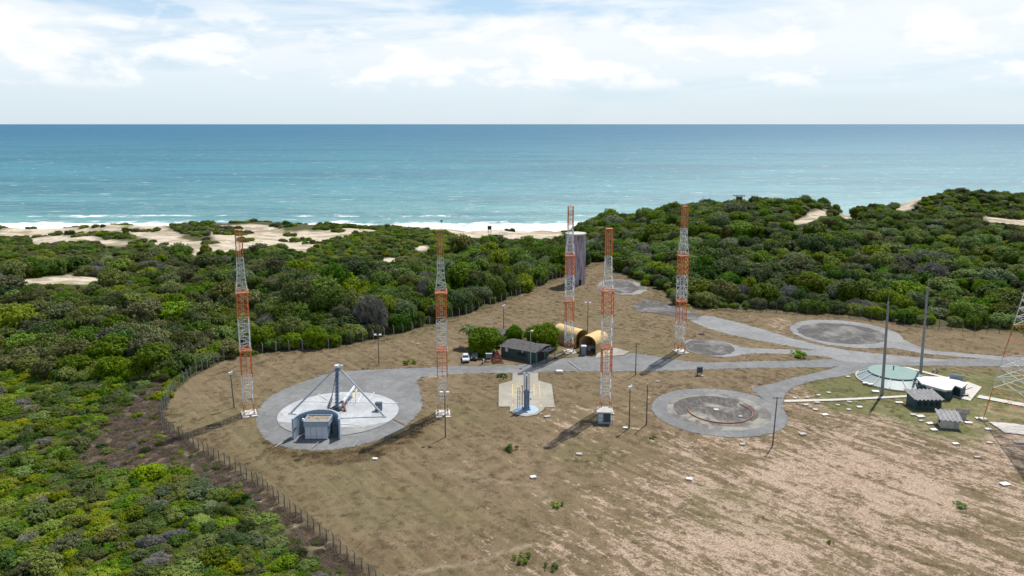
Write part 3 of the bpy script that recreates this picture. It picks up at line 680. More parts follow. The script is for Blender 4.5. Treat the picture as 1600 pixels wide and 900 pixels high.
b = MB(); b.box((0,0,0.85),(1.3,1.0,1.5)); b.box((0,0,1.64),(1.4,1.1,.08)); b.build('body', M_darkb, t)
b = MB(); b.box((0,-.52,.85),(.55,.03,1.3),); b.box((.35,-.53,.9),(.5,.03,1.2)); b.build('door', M_blue, t)

# ------------------------------------------------------------------ blast wall and shelter
X0, _ = P(495, 686); Yf = P(495, 687)[1]
t = thing('blast_wall', 'curved blue grey blast wall wrapping round the white doored shelter', 'wall', (X0, Yf, 0))
def arcwall(b, rx, ry, th, z0, z1, a0=0, a1=math.pi, n=26):
    o_ = [(rx*math.cos(a0+(a1-a0)*i/n), ry*math.sin(a0+(a1-a0)*i/n)) for i in range(n+1)]
    i_ = [((rx-th)*math.cos(a0+(a1-a0)*i/n), (ry-th)*math.sin(a0+(a1-a0)*i/n)) for i in range(n+1)]
    vs = [];
    for i in range(n+1): vs += [(*o_[i],z0),(*o_[i],z1),(*i_[i],z1),(*i_[i],z0)]
    fs = [(0,1,2,3),(4*n+3,4*n+2,4*n+1,4*n)]
    for i in range(n):
        for q in range(4): fs.append((4*i+q, 4*i+4+q, 4*i+4+(q+1) % 4, 4*i+(q+1) % 4))
    b.add(vs, fs)
b = MB(); arcwall(b, 4.45, 5.2, 0.28, 0.1, 3.9); b.build('wall_shell', M_bluel, t)
b = MB(); arcwall(b, 4.52, 5.27, 0.42, 3.905, 4.02); b.build('coping', M_bluel, t)
for s_ in (-1, 1):
    b = MB(); b.box((s_*4.05, 1.3, 1.95), (0.12, 2.0, 0.25)); b.build('handrail', M_darkb, t)
t = thing('shelter', 'small shelter with four white door panels inside the curved blast wall', 'shelter', (X0, Yf+0.3, 0))
b = MB(); b.box((0,1.55,1.35),(4.3,2.9,2.5)); b.build('wall', M_blue, t)
b = MB()
for s_ in (-1,1): b.box((s_*2.27,1.5,3.0),(0.16,3.3,1.1))
b.box((0,-.22,3.0),(4.38,0.16,1.1)); b.box((0,3.22,3.0),(4.38,.16,1.1)); b.build('parapet', M_bluel, t)
b = MB(); b.box((0,1.5,3.28),(4.36,3.26,0.1))
for i in range(40): b.box((random.uniform(-2,2),random.uniform(0,3),3.36),(random.uniform(.05,.2),random.uniform(.05,.2),.08),random.random()*3)
b.build('roof', M_gravel, t)
for i in range(4):
    b = MB(); b.box((-1.59+i*1.06,-.13,1.3),(1.02,.1,2.35))
    for z in (.7,1.9): b.box((-1.59+i*1.06,-.195,z),(.9,.03,.06))
    b.build('door_panel', M_whited, t)
b = MB(); b.box((-2.45,0.3,3.7),(.35,.4,.35)); b.build('lamp', M_lamp, t)
b = MB(); b.box((3.1,2.2,.8),(.6,.6,1.5)); b.bar((2.9,1.4,.1),(2.9,1.4,2.6),.06); o = b.build('control_box', M_plastic, t)

# ------------------------------------------------------------------ rail launcher in the middle apron
t = thing('rail_launcher', 'upright white and blue rail launcher on the pale blue disc', 'launcher', (CB[0]+.1, CB[1]+.2, 0))
b = MB(); b.box((0,0,2.1),(1.15,0.9,3.9)); b.box((.05,-.5,2.2),(.5,.25,3.9)); b.box((0,0,.2),(1.6,1.4,.35)); b.build('support', M_blue, t)
b = MB()
for sx in (-.42,.42):
    b.bar((sx*1.25,-.1,3.6),(sx*1.15,.0,7.9),0.19); b.bar((sx,.5,3.0),(sx*.92,.6,7.6),0.09)
for i in range(9):
    z = 3.9+i*.43; b.bar((-.4,.1,z),(.4,.2,z+.4),.04); b.bar((.4,.1,z),(-.4,.2,z+.4),.04)
b.build('rail', M_white, t)
b = MB(); b.box((0,.5,5.6),(.4,.3,3.0)); b.box((0,.4,7.8),(.9,.3,.15)); b.build('cable_tray', M_blue, t)
for c_, d_ in (((.95,-.1,3.9),(.7,.3,.16)),((.75,-.6,2.55),(.5,.5,.3)),((-.75,0,3.9),(.5,.3,.16))): b = MB(); b.box(c_, d_); b.build('bracket', M_whited, t)
t = thing('access_ladder', 'thin dark ladder frame standing just left of the rail launcher', 'ladder', (CB[0]-1.25, CB[1]+.6, 0))
b = MB()
for sx in (-.5,.0): b.bar((sx,0,0),(sx,.05,4.6),.07)
b.bar((.45,0,0),(.45,0,4.6),.12); b.build('rail', M_wood, t)
for i in range(13): b = MB(); b.bar((-.5,0,.4+i*.33),(0,0,.4+i*.33),.03); b.build('rung', M_wood, t)
b = MB(); b.box((.45,0,4.9),(.3,.3,.5)); b.build('beacon', M_yellow, t)

# ------------------------------------------------------------------ house
A = Vector(P(838, 567)); B = Vector(P(783, 556.5)); d1 = (B-A).normalized(); nrm = Vector((-d1.y, d1.x)); nrm = nrm if nrm.y > 0 else -nrm
hl = (B-A).length; hd = 6.2
ang = math.atan2(-d1.y, -d1.x)
t = thing('green_hut', 'long dark green hut with a worn dark corrugated roof, between the trees', 'hut', (A.x, A.y, 0), ang)
# local: x from -hl..0 along the front, y 0..hd to the back
b = MB(); b.box((-hl/2,hd/2,1.35),(hl,hd,2.7)); b.build('wall', M_green, t)
def corrugated(b, x0, x1, y0, y1, z0, z1, pitch=0.35, amp=0.05, th=0.05, along='x'):
    n = int(abs(x1-x0)/pitch*4); vs = []; fs = []
    for i in range(n+1):
        x = x0+(x1-x0)*i/n; dz = amp*math.sin(i*math.pi/2)
        vs += [(x,y0,z0+dz),(x,y1,z1+dz),(x,y1,z1+dz-th),(x,y0,z0+dz-th)]
    for i in range(n):
        for q in range(4): fs.append((4*i+q,4*i+4+q,4*i+4+(q+1)%4,4*i+(q+1)%4))
    fs += [(0,1,2,3),(4*n+3,4*n+2,4*n+1,4*n)]
    b.add(vs, fs)
b = MB(); corrugated(b, -hl-.5, .6, -.6, hd*.62, 2.72, 3.35); corrugated(b, -hl-.5, .6, hd*.62+.02, hd+.6, 3.37, 2.9); b.build('roof', M_roofd, t)
for c_, d_ in (((.02,2.2,1.2),(.1,2.6,2.0)),((-4.2,-.02,1.5),(2.4,.1,1.0))): b = MB(); b.box(c_, d_); b.build('window', M_dark, t)
for c_, d_ in (((0,-.0,1.35),(.25,.25,2.66)),((.05,3.9,1.3),(.2,.5,2.5)),((-2.2,-.03,1.35),(.15,.1,2.66))): b = MB(); b.box(c_, d_); b.build('pillar', M_greenl, t)
b = MB(); b.box((-hl+1.7,-.08,2.0),(.8,.12,.9)); b.build('window', M_whited, t)
b = MB(); b.box((-3.9,-.1,2.2),(.35,.2,.3)); b.build('lamp', M_lamp, t)
b = MB(); b.box((1.3,hd*.55,2.75),(2.2,4.6,.12)); b.bar((2.2,hd*.55-2,0),(2.2,hd*.55-2,2.7),.08); b.bar((2.2,hd*.55+2,0),(2.2,hd*.55+2,2.7),.08); b.build('porch_roof', M_roofd, t)
x, y = P(773, 533)
t = thing('dark_roofed_hut', 'low hut with a flat dark roof half hidden behind the trees', 'hut', (x, y, 0), R(-25))
b = MB(); b.box((0,0,1.2),(6,4.5,2.4)); b.build('wall', M_green, t)
b = MB(); corrugated(b,-3.4,3.4,-2.7,2.7,2.5,2.9); b.build('roof', M_roofd, t)
b = MB(); b.box((0,-2.27,1.2),(1.2,.06,1.2)); b.build('window', M_dark, t)
# red pyramid, bench, barrier
x, y = P(777, 566)
t = thing('red_pyramid_frame', 'dark red pyramid shaped timber frame in the shade of the big tree', 'climbing frame', (x, y, 0), R(15))
for q in range(4):
    b = MB(); p = CR[q]; b.bar((p[0]*1.3,p[1]*1.3,0),(0,0,3.1),.12,.1); b.build('leg', M_red, t)
b = MB()
for z in np.arange(.4,2.8,.35):
    w_ = 1.3*(1-z/3.1)
    for q in range(4): p, r = CR[q], CR[(q+1)%4]; b.bar((p[0]*w_,p[1]*w_,z),(r[0]*w_,r[1]*w_,z),.1)
b.build('slat', M_red, t)
x, y = P(764, 564)
t = thing('notice_board', 'small grey roofed board on posts under the big tree, beside the red pyramid', 'notice board', (x, y, 0))
b = MB(); b.box((0,0,1.9),(1.7,.7,.1)); b.build('roof', M_steel, t)
b = MB(); b.box((0,0,1.3),(1.4,.08,.9)); b.build('board', M_blue, t)
for s_ in (-.7,.7): b = MB(); b.bar((s_,0,0),(s_,0,1.9),.06); b.build('post', M_post, t)

# ------------------------------------------------------------------ cars and motorcycles
def car(x, y, rz, paint, lab):
    t = thing('parked_car', lab, 'car', (x, y, 0.02), rz, 'cars parked beside the big tree')
    prof = [(-2.1,.35),(-2.15,.75),(-1.9,.95),(-1.1,1.02),(-.45,1.02),(1.5,1.05),(2.05,.95),(2.1,.4)]
    b = MB(); n = len(prof)
    ys_ = [(-.86,0.92),(-.80,1.0),(.80,1.0),(.86,.92)]
    vs = []
    for yy, s_ in ys_:
        for px_, pz in prof: vs.append((px_*(.97 if s_ < 1 else 1), yy, .35+(pz-.35)*s_))
    fs = []
    for r_ in range(3):
        for i in range(n): fs.append((r_*n+i, r_*n+(i+1)%n, (r_+1)*n+(i+1)%n, (r_+1)*n+i))
    fs += [tuple(range(n-1,-1,-1)), tuple(range(3*n,4*n))]
    b.add(vs, fs); b.build('body', paint, t)
    b = MB(); vs = [(-1.1,-.76,1.0),(1.75,-.76,1.0),(1.75,.76,1.0),(-1.1,.76,1.0),(-.35,-.6,1.46),(1.3,-.6,1.46),(1.3,.6,1.46),(-.35,.6,1.46)]
    F = [(0,1,5,4),(1,2,6,5),(2,3,7,6),(3,0,4,7)]; b.add(vs, F); b.build('windows', M_glass, t)
    b = MB(); b.box((.48,0,1.49),(1.75,1.26,.07),top=.9); b.build('roof_panel', paint, t)
    for wx in (-1.35,1.3):
        for wy in (-.8,.8):
            b = MB(); b.bar((wx,wy-.1,.32),(wx,wy+.1,.32),.32,n=14); wh = b.build('wheel', M_rubber, t)
            b = MB(); b.bar((wx,wy-.11,.32),(wx,wy+.11,.32),.18,n=10); b.build('rim', M_steel, wh)
    for wy in (-.62,.62): b = MB(); b.box((-2.13,wy,.72),(.08,.34,.18)); b.build('headlight', M_lamp, t)
    b = MB(); b.box((-2.17,0,.5),(.06,.5,.14)); b.box((-2.1,0,.42),(.12,1.5,.12)); b.build('bumper', M_darkb, t)
    return t
x, y = P(727, 566.5); car(x, y+1.6, R(96), M_carw, 'silver white car parked left of the dark car')
x, y = P(742, 563); car(x, y+1.6, R(84), M_card, 'dark car parked between the silver white car and the big tree')
def motorcycle(x, y, rz, lab, body):
    t = thing('motorcycle', lab, 'motorcycle', (x, y, 0.02), rz)
    for wx in (-.65,.65):
        b = MB()
        for i in range(14):
            a, c = 2*math.pi*i/14, 2*math.pi*(i+1)/14
            b.bar((wx+.3*math.cos(a),0,.32+.3*math.sin(a)),(wx+.3*math.cos(c),0,.32+.3*math.sin(c)),.06)
        b.bar((wx,-.05,.32),(wx,.05,.32),.08,n=8)
        b.build('wheel', M_rubber, t)
    b = MB(); b.box((.05,0,.55),(.7,.3,.4)); b.box((.2,0,.85),(.5,.28,.25),top=.7); b.bar((.65,0,.32),(.4,0,1.05),.05); b.bar((-.65,0,.32),(-.1,0,.5),.06); b.box((-.6,0,.72),(.4,.16,.08)); b.build('body', body, t)
    b = MB(); b.box((-.25,0,.86),(.7,.26,.12),top=.9); b.build('seat', M_rubber, t)
    b = MB(); b.bar((.4,-.35,1.08),(.4,.35,1.08),.03); b.build('handlebar', M_steel, t)
    b = MB(); b.bar((.52,0,.95),(.6,0,.95),.1,n=8); b.build('headlight', M_lamp, t)
x, y = P(755, 568); motorcycle(x, y, R(70), 'white motorcycle parked in the shade under the big tree', M_whited)
x, y = P(1461, 583); motorcycle(x, y, R(200), 'white motorcycle parked behind the round green roof near the tall poles', M_whited)

# ------------------------------------------------------------------ tan tents
def tent(cx, cy, rz, Ln, Wd, Hw, Hr, lab, sag=0):
    t = thing('arched_tent', lab, 'tent', (cx, cy, 0), rz, 'tan arched tents beside the hut')
    n = 14; nb = 6
    def prof(i):
        a = math.pi*i/n; return (Wd/2*math.cos(a), Hw+Hr*math.sin(a))
    # roof shell with rib sag
    vs = []; fs = []; m = nb*4
    for j in range(m+1):
        y_ = -Ln/2+Ln*j/m; s_ = 1-0.025*abs(math.sin(math.pi*j/4))-random.uniform(0,.01)
        for i in range(n+1): px_, pz = prof(i); vs.append((px_*s_, y_, Hw+(pz-Hw)*s_))
    for j in range(m):
        for i in range(n): a = j*(n+1)+i; fs.append((a,a+n+1,a+n+2,a+1))
    nv = len(vs); b = MB(); b.add(vs+[(x_*.985,y_,z_-.05) for x_,y_,z_ in vs], fs+[tuple(nv+q for q in f[::-1]) for f in fs]); b.build('canopy', M_tent, t, smooth=True)
    for s_ in (-1,1):
        b = MB(); b.box((s_*Wd/2*.995,0,Hw/2),(.07,Ln,Hw+.06)); b.build('side_curtain', M_tents, t)
    for y_ in (-Ln/2+.02, Ln/2-.02):
        for nm_ in ('frame',):
            b = MB()
            for i in range(n): p, r = prof(i), prof(i+1); b.bar((p[0]*.96,y_,p[1]*.97),(r[0]*.96,y_,r[1]*.97),.09)
            for s_ in (-1,1): b.bar((s_*Wd/2*.95,y_,0),(s_*Wd/2*.95,y_,Hw),.09)
            b.build(nm_, M_tents, t)
    # rear end wall
    b = MB(); pts_ = [(prof(i)[0]*.95, prof(i)[1]*.96) for i in range(n+1)]+[(-Wd/2*.95,0),(Wd/2*.95,0)]
    vs = [(p[0],Ln/2-.2,p[1]) for p in pts_]; b.add(vs,[tuple(range(len(vs)))]); b.add([(v[0],v[1]+.05,v[2]) for v in vs],[tuple(range(len(vs)))[::-1]]); b.build('end_wall', M_tents, t)
    return t
x, y = P(925, 552); tent(x+.9, y+3.2, R(-36), 6.6, 4.9, 2.6, 1.9, 'tan arched tent with an open front, right behind the grey toilet cabin')
x, y = P(893, 546); tent(x+.1, y+6.0, R(42), 8.6, 4.9, 2.5, 2.0, 'longer tan arched tent set slantwise behind the open fronted tent')
x, y = P(915, 552.5)
t = thing('toilet_cabin', 'blue grey portable toilet cabin in front of the tan tents', 'toilet cabin', (x-.6, y-1.0, 0), R(-5))
b = MB(); b.box((0,0,1.2),(1.25,1.25,2.2)); b.box((0,0,.06),(1.35,1.35,.12)); b.build('cabin', M_plastic, t)
b = MB(); b.box((0,-.64,1.2),(.8,.05,1.9)); b.build('door', M_blue, t)
b = MB(); b.box((0,0,2.37),(1.4,1.4,.16),top=.8); b.build('roof', M_whited, t)
x, y = P(924, 549)
t = thing('pickup_load', 'pile of covered equipment inside the open fronted tent', 'equipment pile', (x, y+1.4, 0), .3)
b = MB(); b.box((0,0,.6),(2.0,2.2,1.1),top=.8); b.build('cover', M_conc, t)
b = MB(); b.box((0.2,-1.25,.35),(1.6,.3,.7)); b.build('crate', M_darkb, t)

# ------------------------------------------------------------------ tall stained tower
def tower_mat():
    m, tt, b = newmat('stained_tower_render')
    o = tt.new('ShaderNodeTexCoord').outputs['Object']
    n = tt.noise(tt.mapping(o, (1.6,1.6,.12)), 0.9, 7, 0.7, .4); n2 = tt.noise(tt.mapping(o,(1,1,.5)), .5, 5, .6)
    s = tt.new('ShaderNodeSeparateXYZ'); tt.put(s.inputs[0], o)
    c = tt.mix(tt.ramp(n, .42, .6), (0.44,0.42,0.47), (0.27,0.15,0.18))
    c = tt.mix(tt.math('MULTIPLY', tt.ramp(n2, .5, .65), tt.ramp(s.outputs['Z'], 2, 16, .15, .9)), c, (0.17,0.085,0.09))
    tt.put(b.inputs['Base Color'], c); b.inputs['Roughness'].default_value = .9
    return m
M_tower = tower_mat()
x, y = P(900, 446)
t = thing('concrete_tower', 'tall windowless tower with pinkish rust stains at the edge of the wood', 'tower', (x, y+3.4, 0), R(10))
b = MB(); b.bar((0,0,0),(0,0,18.3),3.75,3.7,8); b.build('shaft', M_tower, t)
b = MB(); b.bar((0,0,18.3),(0,0,18.75),3.95,3.95,8); b.build('roof_slab', M_concw, t)
b = MB(); b.box((.9,-3.5,1.1),(.9,.25,2.0)); b.build('door', M_dark, t)
b = MB()
for s_ in (-.2,.2): b.bar((-3.6+s_,-.9,0),(-3.6+s_,-.9,18.5),.04)
for i in range(36): b.bar((-3.8,-.9,.5+i*.5),(-3.4,-.9,.5+i*.5),.025)
b.build('ladder', M_steel, t)

# ------------------------------------------------------------------ poles and lamps
def topz(base, topy):
    x, y = P(*base); d = ray(800, topy); return CAM_H+d[2]/d[1]*y
def pole_thing(base, topy, lab, kind, lean=(0,0), name='floodlight_pole', grp='floodlight poles', rz=0, hz=None):
    x, y = P(*base); h = hz or topz(base, topy)
    t = thing(name, lab, 'lamp post' if 'flood' in name else 'pole', (x, y, 0), rz, grp)
    m = M_post if kind != 'concrete' else M_postc
    r = .14 if kind != 'tall' else .34
    if kind == 'tall': m = M_pole
    b = MB(); b.bar((0,0,-.2),(lean[0],lean[1],h),r,r*.6,8); b.build('shaft', m, t)
    L0 = Vector((lean[0],lean[1],h))
    if kind in ('flood','concrete','tee'):
        b = MB(); b.bar(L0+Vector((-.75,0,-.15)),L0+Vector((.75,0,-.15)),.05); b.build('crossarm', M_steel, t)
        for sx in ((-.65,.55) if kind != 'concrete' else (.35,)):
            b = MB(); b.box(L0+Vector((sx,-.2,.05)),(.55,.5,.28)); b.build('lamp_head', M_lamp, t)
    if kind == 'single':
        b = MB(); b.box(L0+Vector((.0,-.1,.1)),(.65,.45,.45),.3); b.build('lamp_head', M_lamp, t)
        b = MB(); b.box(L0+Vector((.25,.1,.35)),(.3,.3,.3),.3); b.build('lamp_head', M_lamp, t)
    if kind == 'wood':
        b = MB(); b.bar(L0+Vector((-.8,0,-.25)),L0+Vector((.8,0,-.25)),.07); b.build('crossarm', M_wood, t)
        for sx in (-.7,0,.7): b = MB(); b.bar(L0+Vector((sx,0,-.2)),L0+Vector((sx,0,.1)),.06,n=6); b.build('insulator', M_steel, t)
    if kind == 'plain':
        b = MB(); b.bar(L0,L0+Vector((0.05,0,.9)),.025); b.box(L0+Vector((0,0,-.1)),(.3,.25,.3)); b.build('cap', M_steel, t)
    if kind == 'tall':
        b = MB(); b.bar(L0,L0+Vector((.05,0,2.2)),.035); b.build('lightning_rod', M_steel, t)
    return t
pole_thing((366,637),584,'leaning floodlight pole left of the leftmost lattice mast','single',(-.35,0))
pole_thing((592,568),523,'floodlight pole behind the launch pad, in the dry grass near the wood','tee')
pole_thing((787,526),479,'lamp pole rising from behind the trees left of the hut','single')
pole_thing((829,568),517,'pale concrete lamp pole in front of the corner of the green hut','concrete')
pole_thing((696,683),613,'floodlight pole standing just in front of the mast right of the launch pad','tee')
pole_thing((918,524),473,'floodlight pole behind the tan tents','tee')
pole_thing((993,586),536,'wooden utility pole with a crossarm at the edge of the main road','wood',name='utility_pole',grp='wooden utility poles')
pole_thing((983,669),606,'floodlight pole with white lamp right of the small grey hut','single')
pole_thing((1010,664),600,'bare dark pole left of the stained launch circle','plain',name='utility_pole',grp='wooden utility poles')
pole_thing((1207,697),620,'leaning dark wooden pole at the right edge of the stained launch circle','wood',(.35,.0),name='utility_pole',grp='wooden utility poles')
pole_thing((1378,617),472,'tall grey tapered pole in front of the round green roof, left of its twin','tall',(-.25,0),name='tall_pole',grp='two tall grey poles')
pole_thing((1438,587),449,'tall grey tapered pole behind the white roof, right of its twin','tall',(-.1,0),name='tall_pole',grp='two tall grey poles')

# ------------------------------------------------------------------ small hut at the middle mast
x, y = P(945, 663)
t = thing('equipment_hut', 'small blue grey hut with a flat roof at the foot of the middle mast', 'hut', (x, y+1.2, 0), R(-3))
b = MB(); b.box((0,0,1.15),(2.5,2.0,2.3)); b.build('wall', M_bluel, t)
b = MB(); b.box((0,0,2.4),(3.1,2.6,.16)); b.build('roof', M_conc, t)
b = MB(); b.box((.45,-1.02,1.25),(1.25,.06,1.7)); b.build('door', M_darkb, t)
b = MB(); b.box((-.78,-1.02,1.65),(.75,.05,.6)); b.box((-.78,-1.02,.85),(.75,.05,.6)); b.build('window', M_whited, t)
b = MB(); b.bar((1.5,-1.2,0),(1.5,-1.2,2.3),.05); b.bar((1.4,1,0),(1.4,1,2.3),.05); b.build('post', M_post, t)
x, y = P(1093, 586)
t = thing('control_panel', 'dark panel on a stand on the grass just below the main road', 'control panel', (x, y, 0), R(5))
b = MB(); b.box((0,0,1.25),(1.25,.5,1.3)); b.build('cabinet', M_darkb, t)
for s_ in (-.45,.45): b = MB(); b.bar((s_,0,0),(s_,0,.7),.07); b.build('leg', M_darkb, t)
b = MB(); b.box((0,0,1.95),(1.4,.8,.08)); b.build('roof', M_darkb, t)
b = MB(); b.box((-1.0,-.2,.5),(.5,.2,.35)); b.box((.1,-.9,.12),(.9,.5,.2)); b.build('base_block', M_conc, t)

# red arc rail
t = thing('arc_rail', 'rusty curved rail lying on the stained launch circle', 'rail', (C2[0]+.2, C2[1]-.4, 0))
def ang_of(px, py): x, y = P(px, py); return math.atan2(y-C2[1]+.4, x-C2[0]-.2)
a0, a1 = ang_of(1072,639)-0, ang_of(1155,633); a0 = a0 if a0 > 0 else a0+2*math.pi; a1 += 2*math.pi
b = MB(); n = 50
for i in range(n):
    p, q = a0+(a1-a0)*i/n, a0+(a1-a0)*(i+1)/n
    b.bar((6.4*math.cos(p),6.4*math.sin(p),.16),(6.4*math.cos(q),6.4*math.sin(q),.16),.13)
b.build('rail', M_rust, t)
b = MB()
for i in range(0,n,3): p = a0+(a1-a0)*i/n; b.box((6.4*math.cos(p),6.4*math.sin(p),.07),(.45,.2,.1),p)
b.build('clamp', M_rust, t)
for (px, py, w_, d_, lab) in ((1119,641.5,1.0,.9,'pale square block at the centre of the stained launch circle'),(1157,652,.8,.5,'small pale block inside the right end of the curved rail')):
    x, y = P(px, py); b = MB(); b.box((0,0,.15),(w_,d_,.2)); o = b.build('concrete_block', M_concw, loc=(x,y,.04)); tag(o, lab, 'concrete block')
x, y = P(874, 583)
t = thing('concrete_tank', 'low white concrete tank lid beside the lower edge of the main road', 'tank lid', (x, y, 0), R(-4))
b = MB(); b.box((0,0,.3),(1.7,1.3,.55),top=.9); b.build('tank', M_concw, t)
b = MB(); b.box((0,0,.62),(1.4,1.0,.1)); b.build('lid', M_whiter, t)

# ------------------------------------------------------------------ bunker with round green roof
cx, cy = P(1397, 594)
t = thing('round_bunker', 'low bunker with a round pale green roof and ribbed skirt', 'bunker', (cx, cy, 0))
b = MB(); n = 48; ra, rb = 7.9, 5.2
vs = [(ra*math.cos(2*math.pi*i/n), ra*math.sin(2*math.pi*i/n), .35) for i in range(n)]+[(rb*math.cos(2*math.pi*i/n)+.2, rb*math.sin(2*math.pi*i/n)+.8, 1.5) for i in range(n)]
b.add(vs, [(i,(i+1)%n,n+(i+1)%n,n+i) for i in range(n)]); b.build('skirt', M_skirt, t)
b = MB(); b.poly([(v[0]*1.03, v[1]*1.03) for v in ring_pts(0,0,ra,48)], .0, .34); b.build('plinth', M_concw, t)
b = MB(); b.poly([(v[0]+.2, v[1]+.8) for v in ring_pts(0,0,rb+.25,24)], 1.52, 1.72); b.build('roof', M_seaglass, t)
for i in range(14):
    a = 2*math.pi*i/14+.1
    b = MB(); b.bar((ra*math.cos(a),ra*math.sin(a),.42),(rb*math.cos(a)+.2,rb*math.sin(a)+.8,1.56),.13); b.build('rib', M_concw, t)
b = MB(); b.bar((1.0,2.6,1.7),(1.0,2.6,2.4),.12,n=8); b.box((1.0,2.6,2.45),(.4,.4,.12)); b.build('vent', M_green, t)
b = MB()
for p in ((1347,587),(1352,601),(1360,603)): x, y = P(*p); b.box((x-cx,y-cy,.42),(1.1,.8,.2))
b.build('corner_block', M_whiter, t)
# white roofed entrance
def quad_prism(b, px, z0, z1):
    pts_ = [P(a, c, z1) for a, c in px]; b.poly(pts_, z0, z1)
t = thing('white_roofed_entrance', 'white flat roofed entrance building with a dark doorway, joined to the round bunker', 'entrance building', (0,0,0))
roofpx = [(1432,590),(1445,588),(1483,589),(1512,599),(1503,606),(1492,602),(1487,609),(1477,609.5),(1440,599)]
b = MB(); quad_prism(b, roofpx, 2.0, 2.3); o = b.build('roof', M_whiter, t)
b = MB(); c_ = np.mean([P(a,c,2.3) for a,c in roofpx], 0); pts_ = [tuple(c_+(np.array(P(a,c,2.3))-c_)*.94) for a,c in roofpx]; b.poly(pts_, 0.0, 1.99); b.build('wall', M_teal, t)
a_, b2 = Vector(P(1447,604,1.9)), Vector(P(1478,612,1.9)); b = MB(); b.bar((*a_,1.9),(*b2,1.9),.14); b.build('eave_beam', M_whiter, t)
x, y = P(1491,610); b = MB(); b.box((x,y+1.0,1.0),(1.7,.8,2.0)); b.build('doorway', M_dark, t)
x, y = P(1494,592,2.3); b = MB(); b.box((x,y,2.6),(2.6,.25,1.3),R(-35)); b.build('open_hatch', M_blue, t)
a_, b2 = P(1492,603,2.2), P(1504,610,.3); b = MB()
for dx_ in (0,.7): b.bar((P(1510,602,2.2)[0]+dx_*.6,P(1510,602,2.2)[1]-dx_*2,2.2),(P(1500,613,.1)[0]+dx_*.6,P(1500,613,.1)[1]-dx_*2+2,.1),.07)
b.build('stay', M_greenl, t)
for rt in (t,):      # put the empty at its base
    off = Vector((*P(1475,606),0)); rt.location = off
    for ch in rt.children: ch.location = -off

# corrugated shed and small white shed
def shed(px_c, W_, D_, H0, H1, rz, wallm, roofm, lab, name):
    x, y = P(*px_c); t = thing(name, lab, 'shed', (x, y+D_/2, 0), rz)
    b = MB(); b.box((0,0,H0/2),(W_,D_,H0)); b.build('wall', wallm, t)
    b = MB(); corrugated(b, -W_/2-.45, W_/2+.45, -D_/2-.6, D_/2+.7, H0+.12, H1, .80, .16, .06); b.build('roof', roofm, t)
    return t
t = shed((1450,640), 5.4, 3.6, 2.2, 2.9, R(0), M_teal, M_roofl, 'dark teal shed with a striped corrugated roof in front of the bunker', 'corrugated_shed')
for i in range(4): b = MB(); b.box((-1.9+i*1.25,-1.83,1.2),(.75,.05,.9)); b.build('window', M_dark, t)
t = shed((1487,670), 3.2, 2.6, 1.7, 2.6, R(-14), M_concw, M_roofl, 'small white shed with a slanting corrugated roof right of the teal shed', 'small_shed')
b = MB(); b.bar((-1.62,-.3,1.0),(-1.72,-.3,1.0),.35,n=12); b.build('vent', M_dark, t)
b = MB(); b.box((1.0,-1.32,.75),(.8,.06,1.4)); b.build('door', M_postc, t)
x, y = P(1505,657)
t = thing('pump_box', 'small box with tilted roof sheets behind the small white shed', 'equipment box', (x+.3, y+.8, 0), R(-30))
b = MB(); b.box((0,0,.7),(1.3,1.1,1.3)); b.build('wall', M_concw, t)
b = MB(); corrugated(b,-1.2,1.2,-.9,.9,1.45,1.75,.5,.07); b.build('roof', M_roofd, t)
for (p, rz, lab) in (((1485,617.5),.2,'low black wheeled trolley left on the pale bunker apron'),((1507,619),-.1,'flat white topped trolley on the right of the pale bunker apron')):
    x, y = P(*p); t = thing('trolley', lab, 'trolley', (x, y, .13), rz)
    b = MB(); b.box((0,0,.32),(1.5,.8,.1)); b.build('deck', M_concw if 'white' in lab else M_darkb, t)
    for wx in (-.5,.5):
        for wy in (-.3,.3): b = MB(); b.bar((wx,wy-.06,.15),(wx,wy+.06,.15),.15,n=10); b.build('wheel', M_rubber, t)

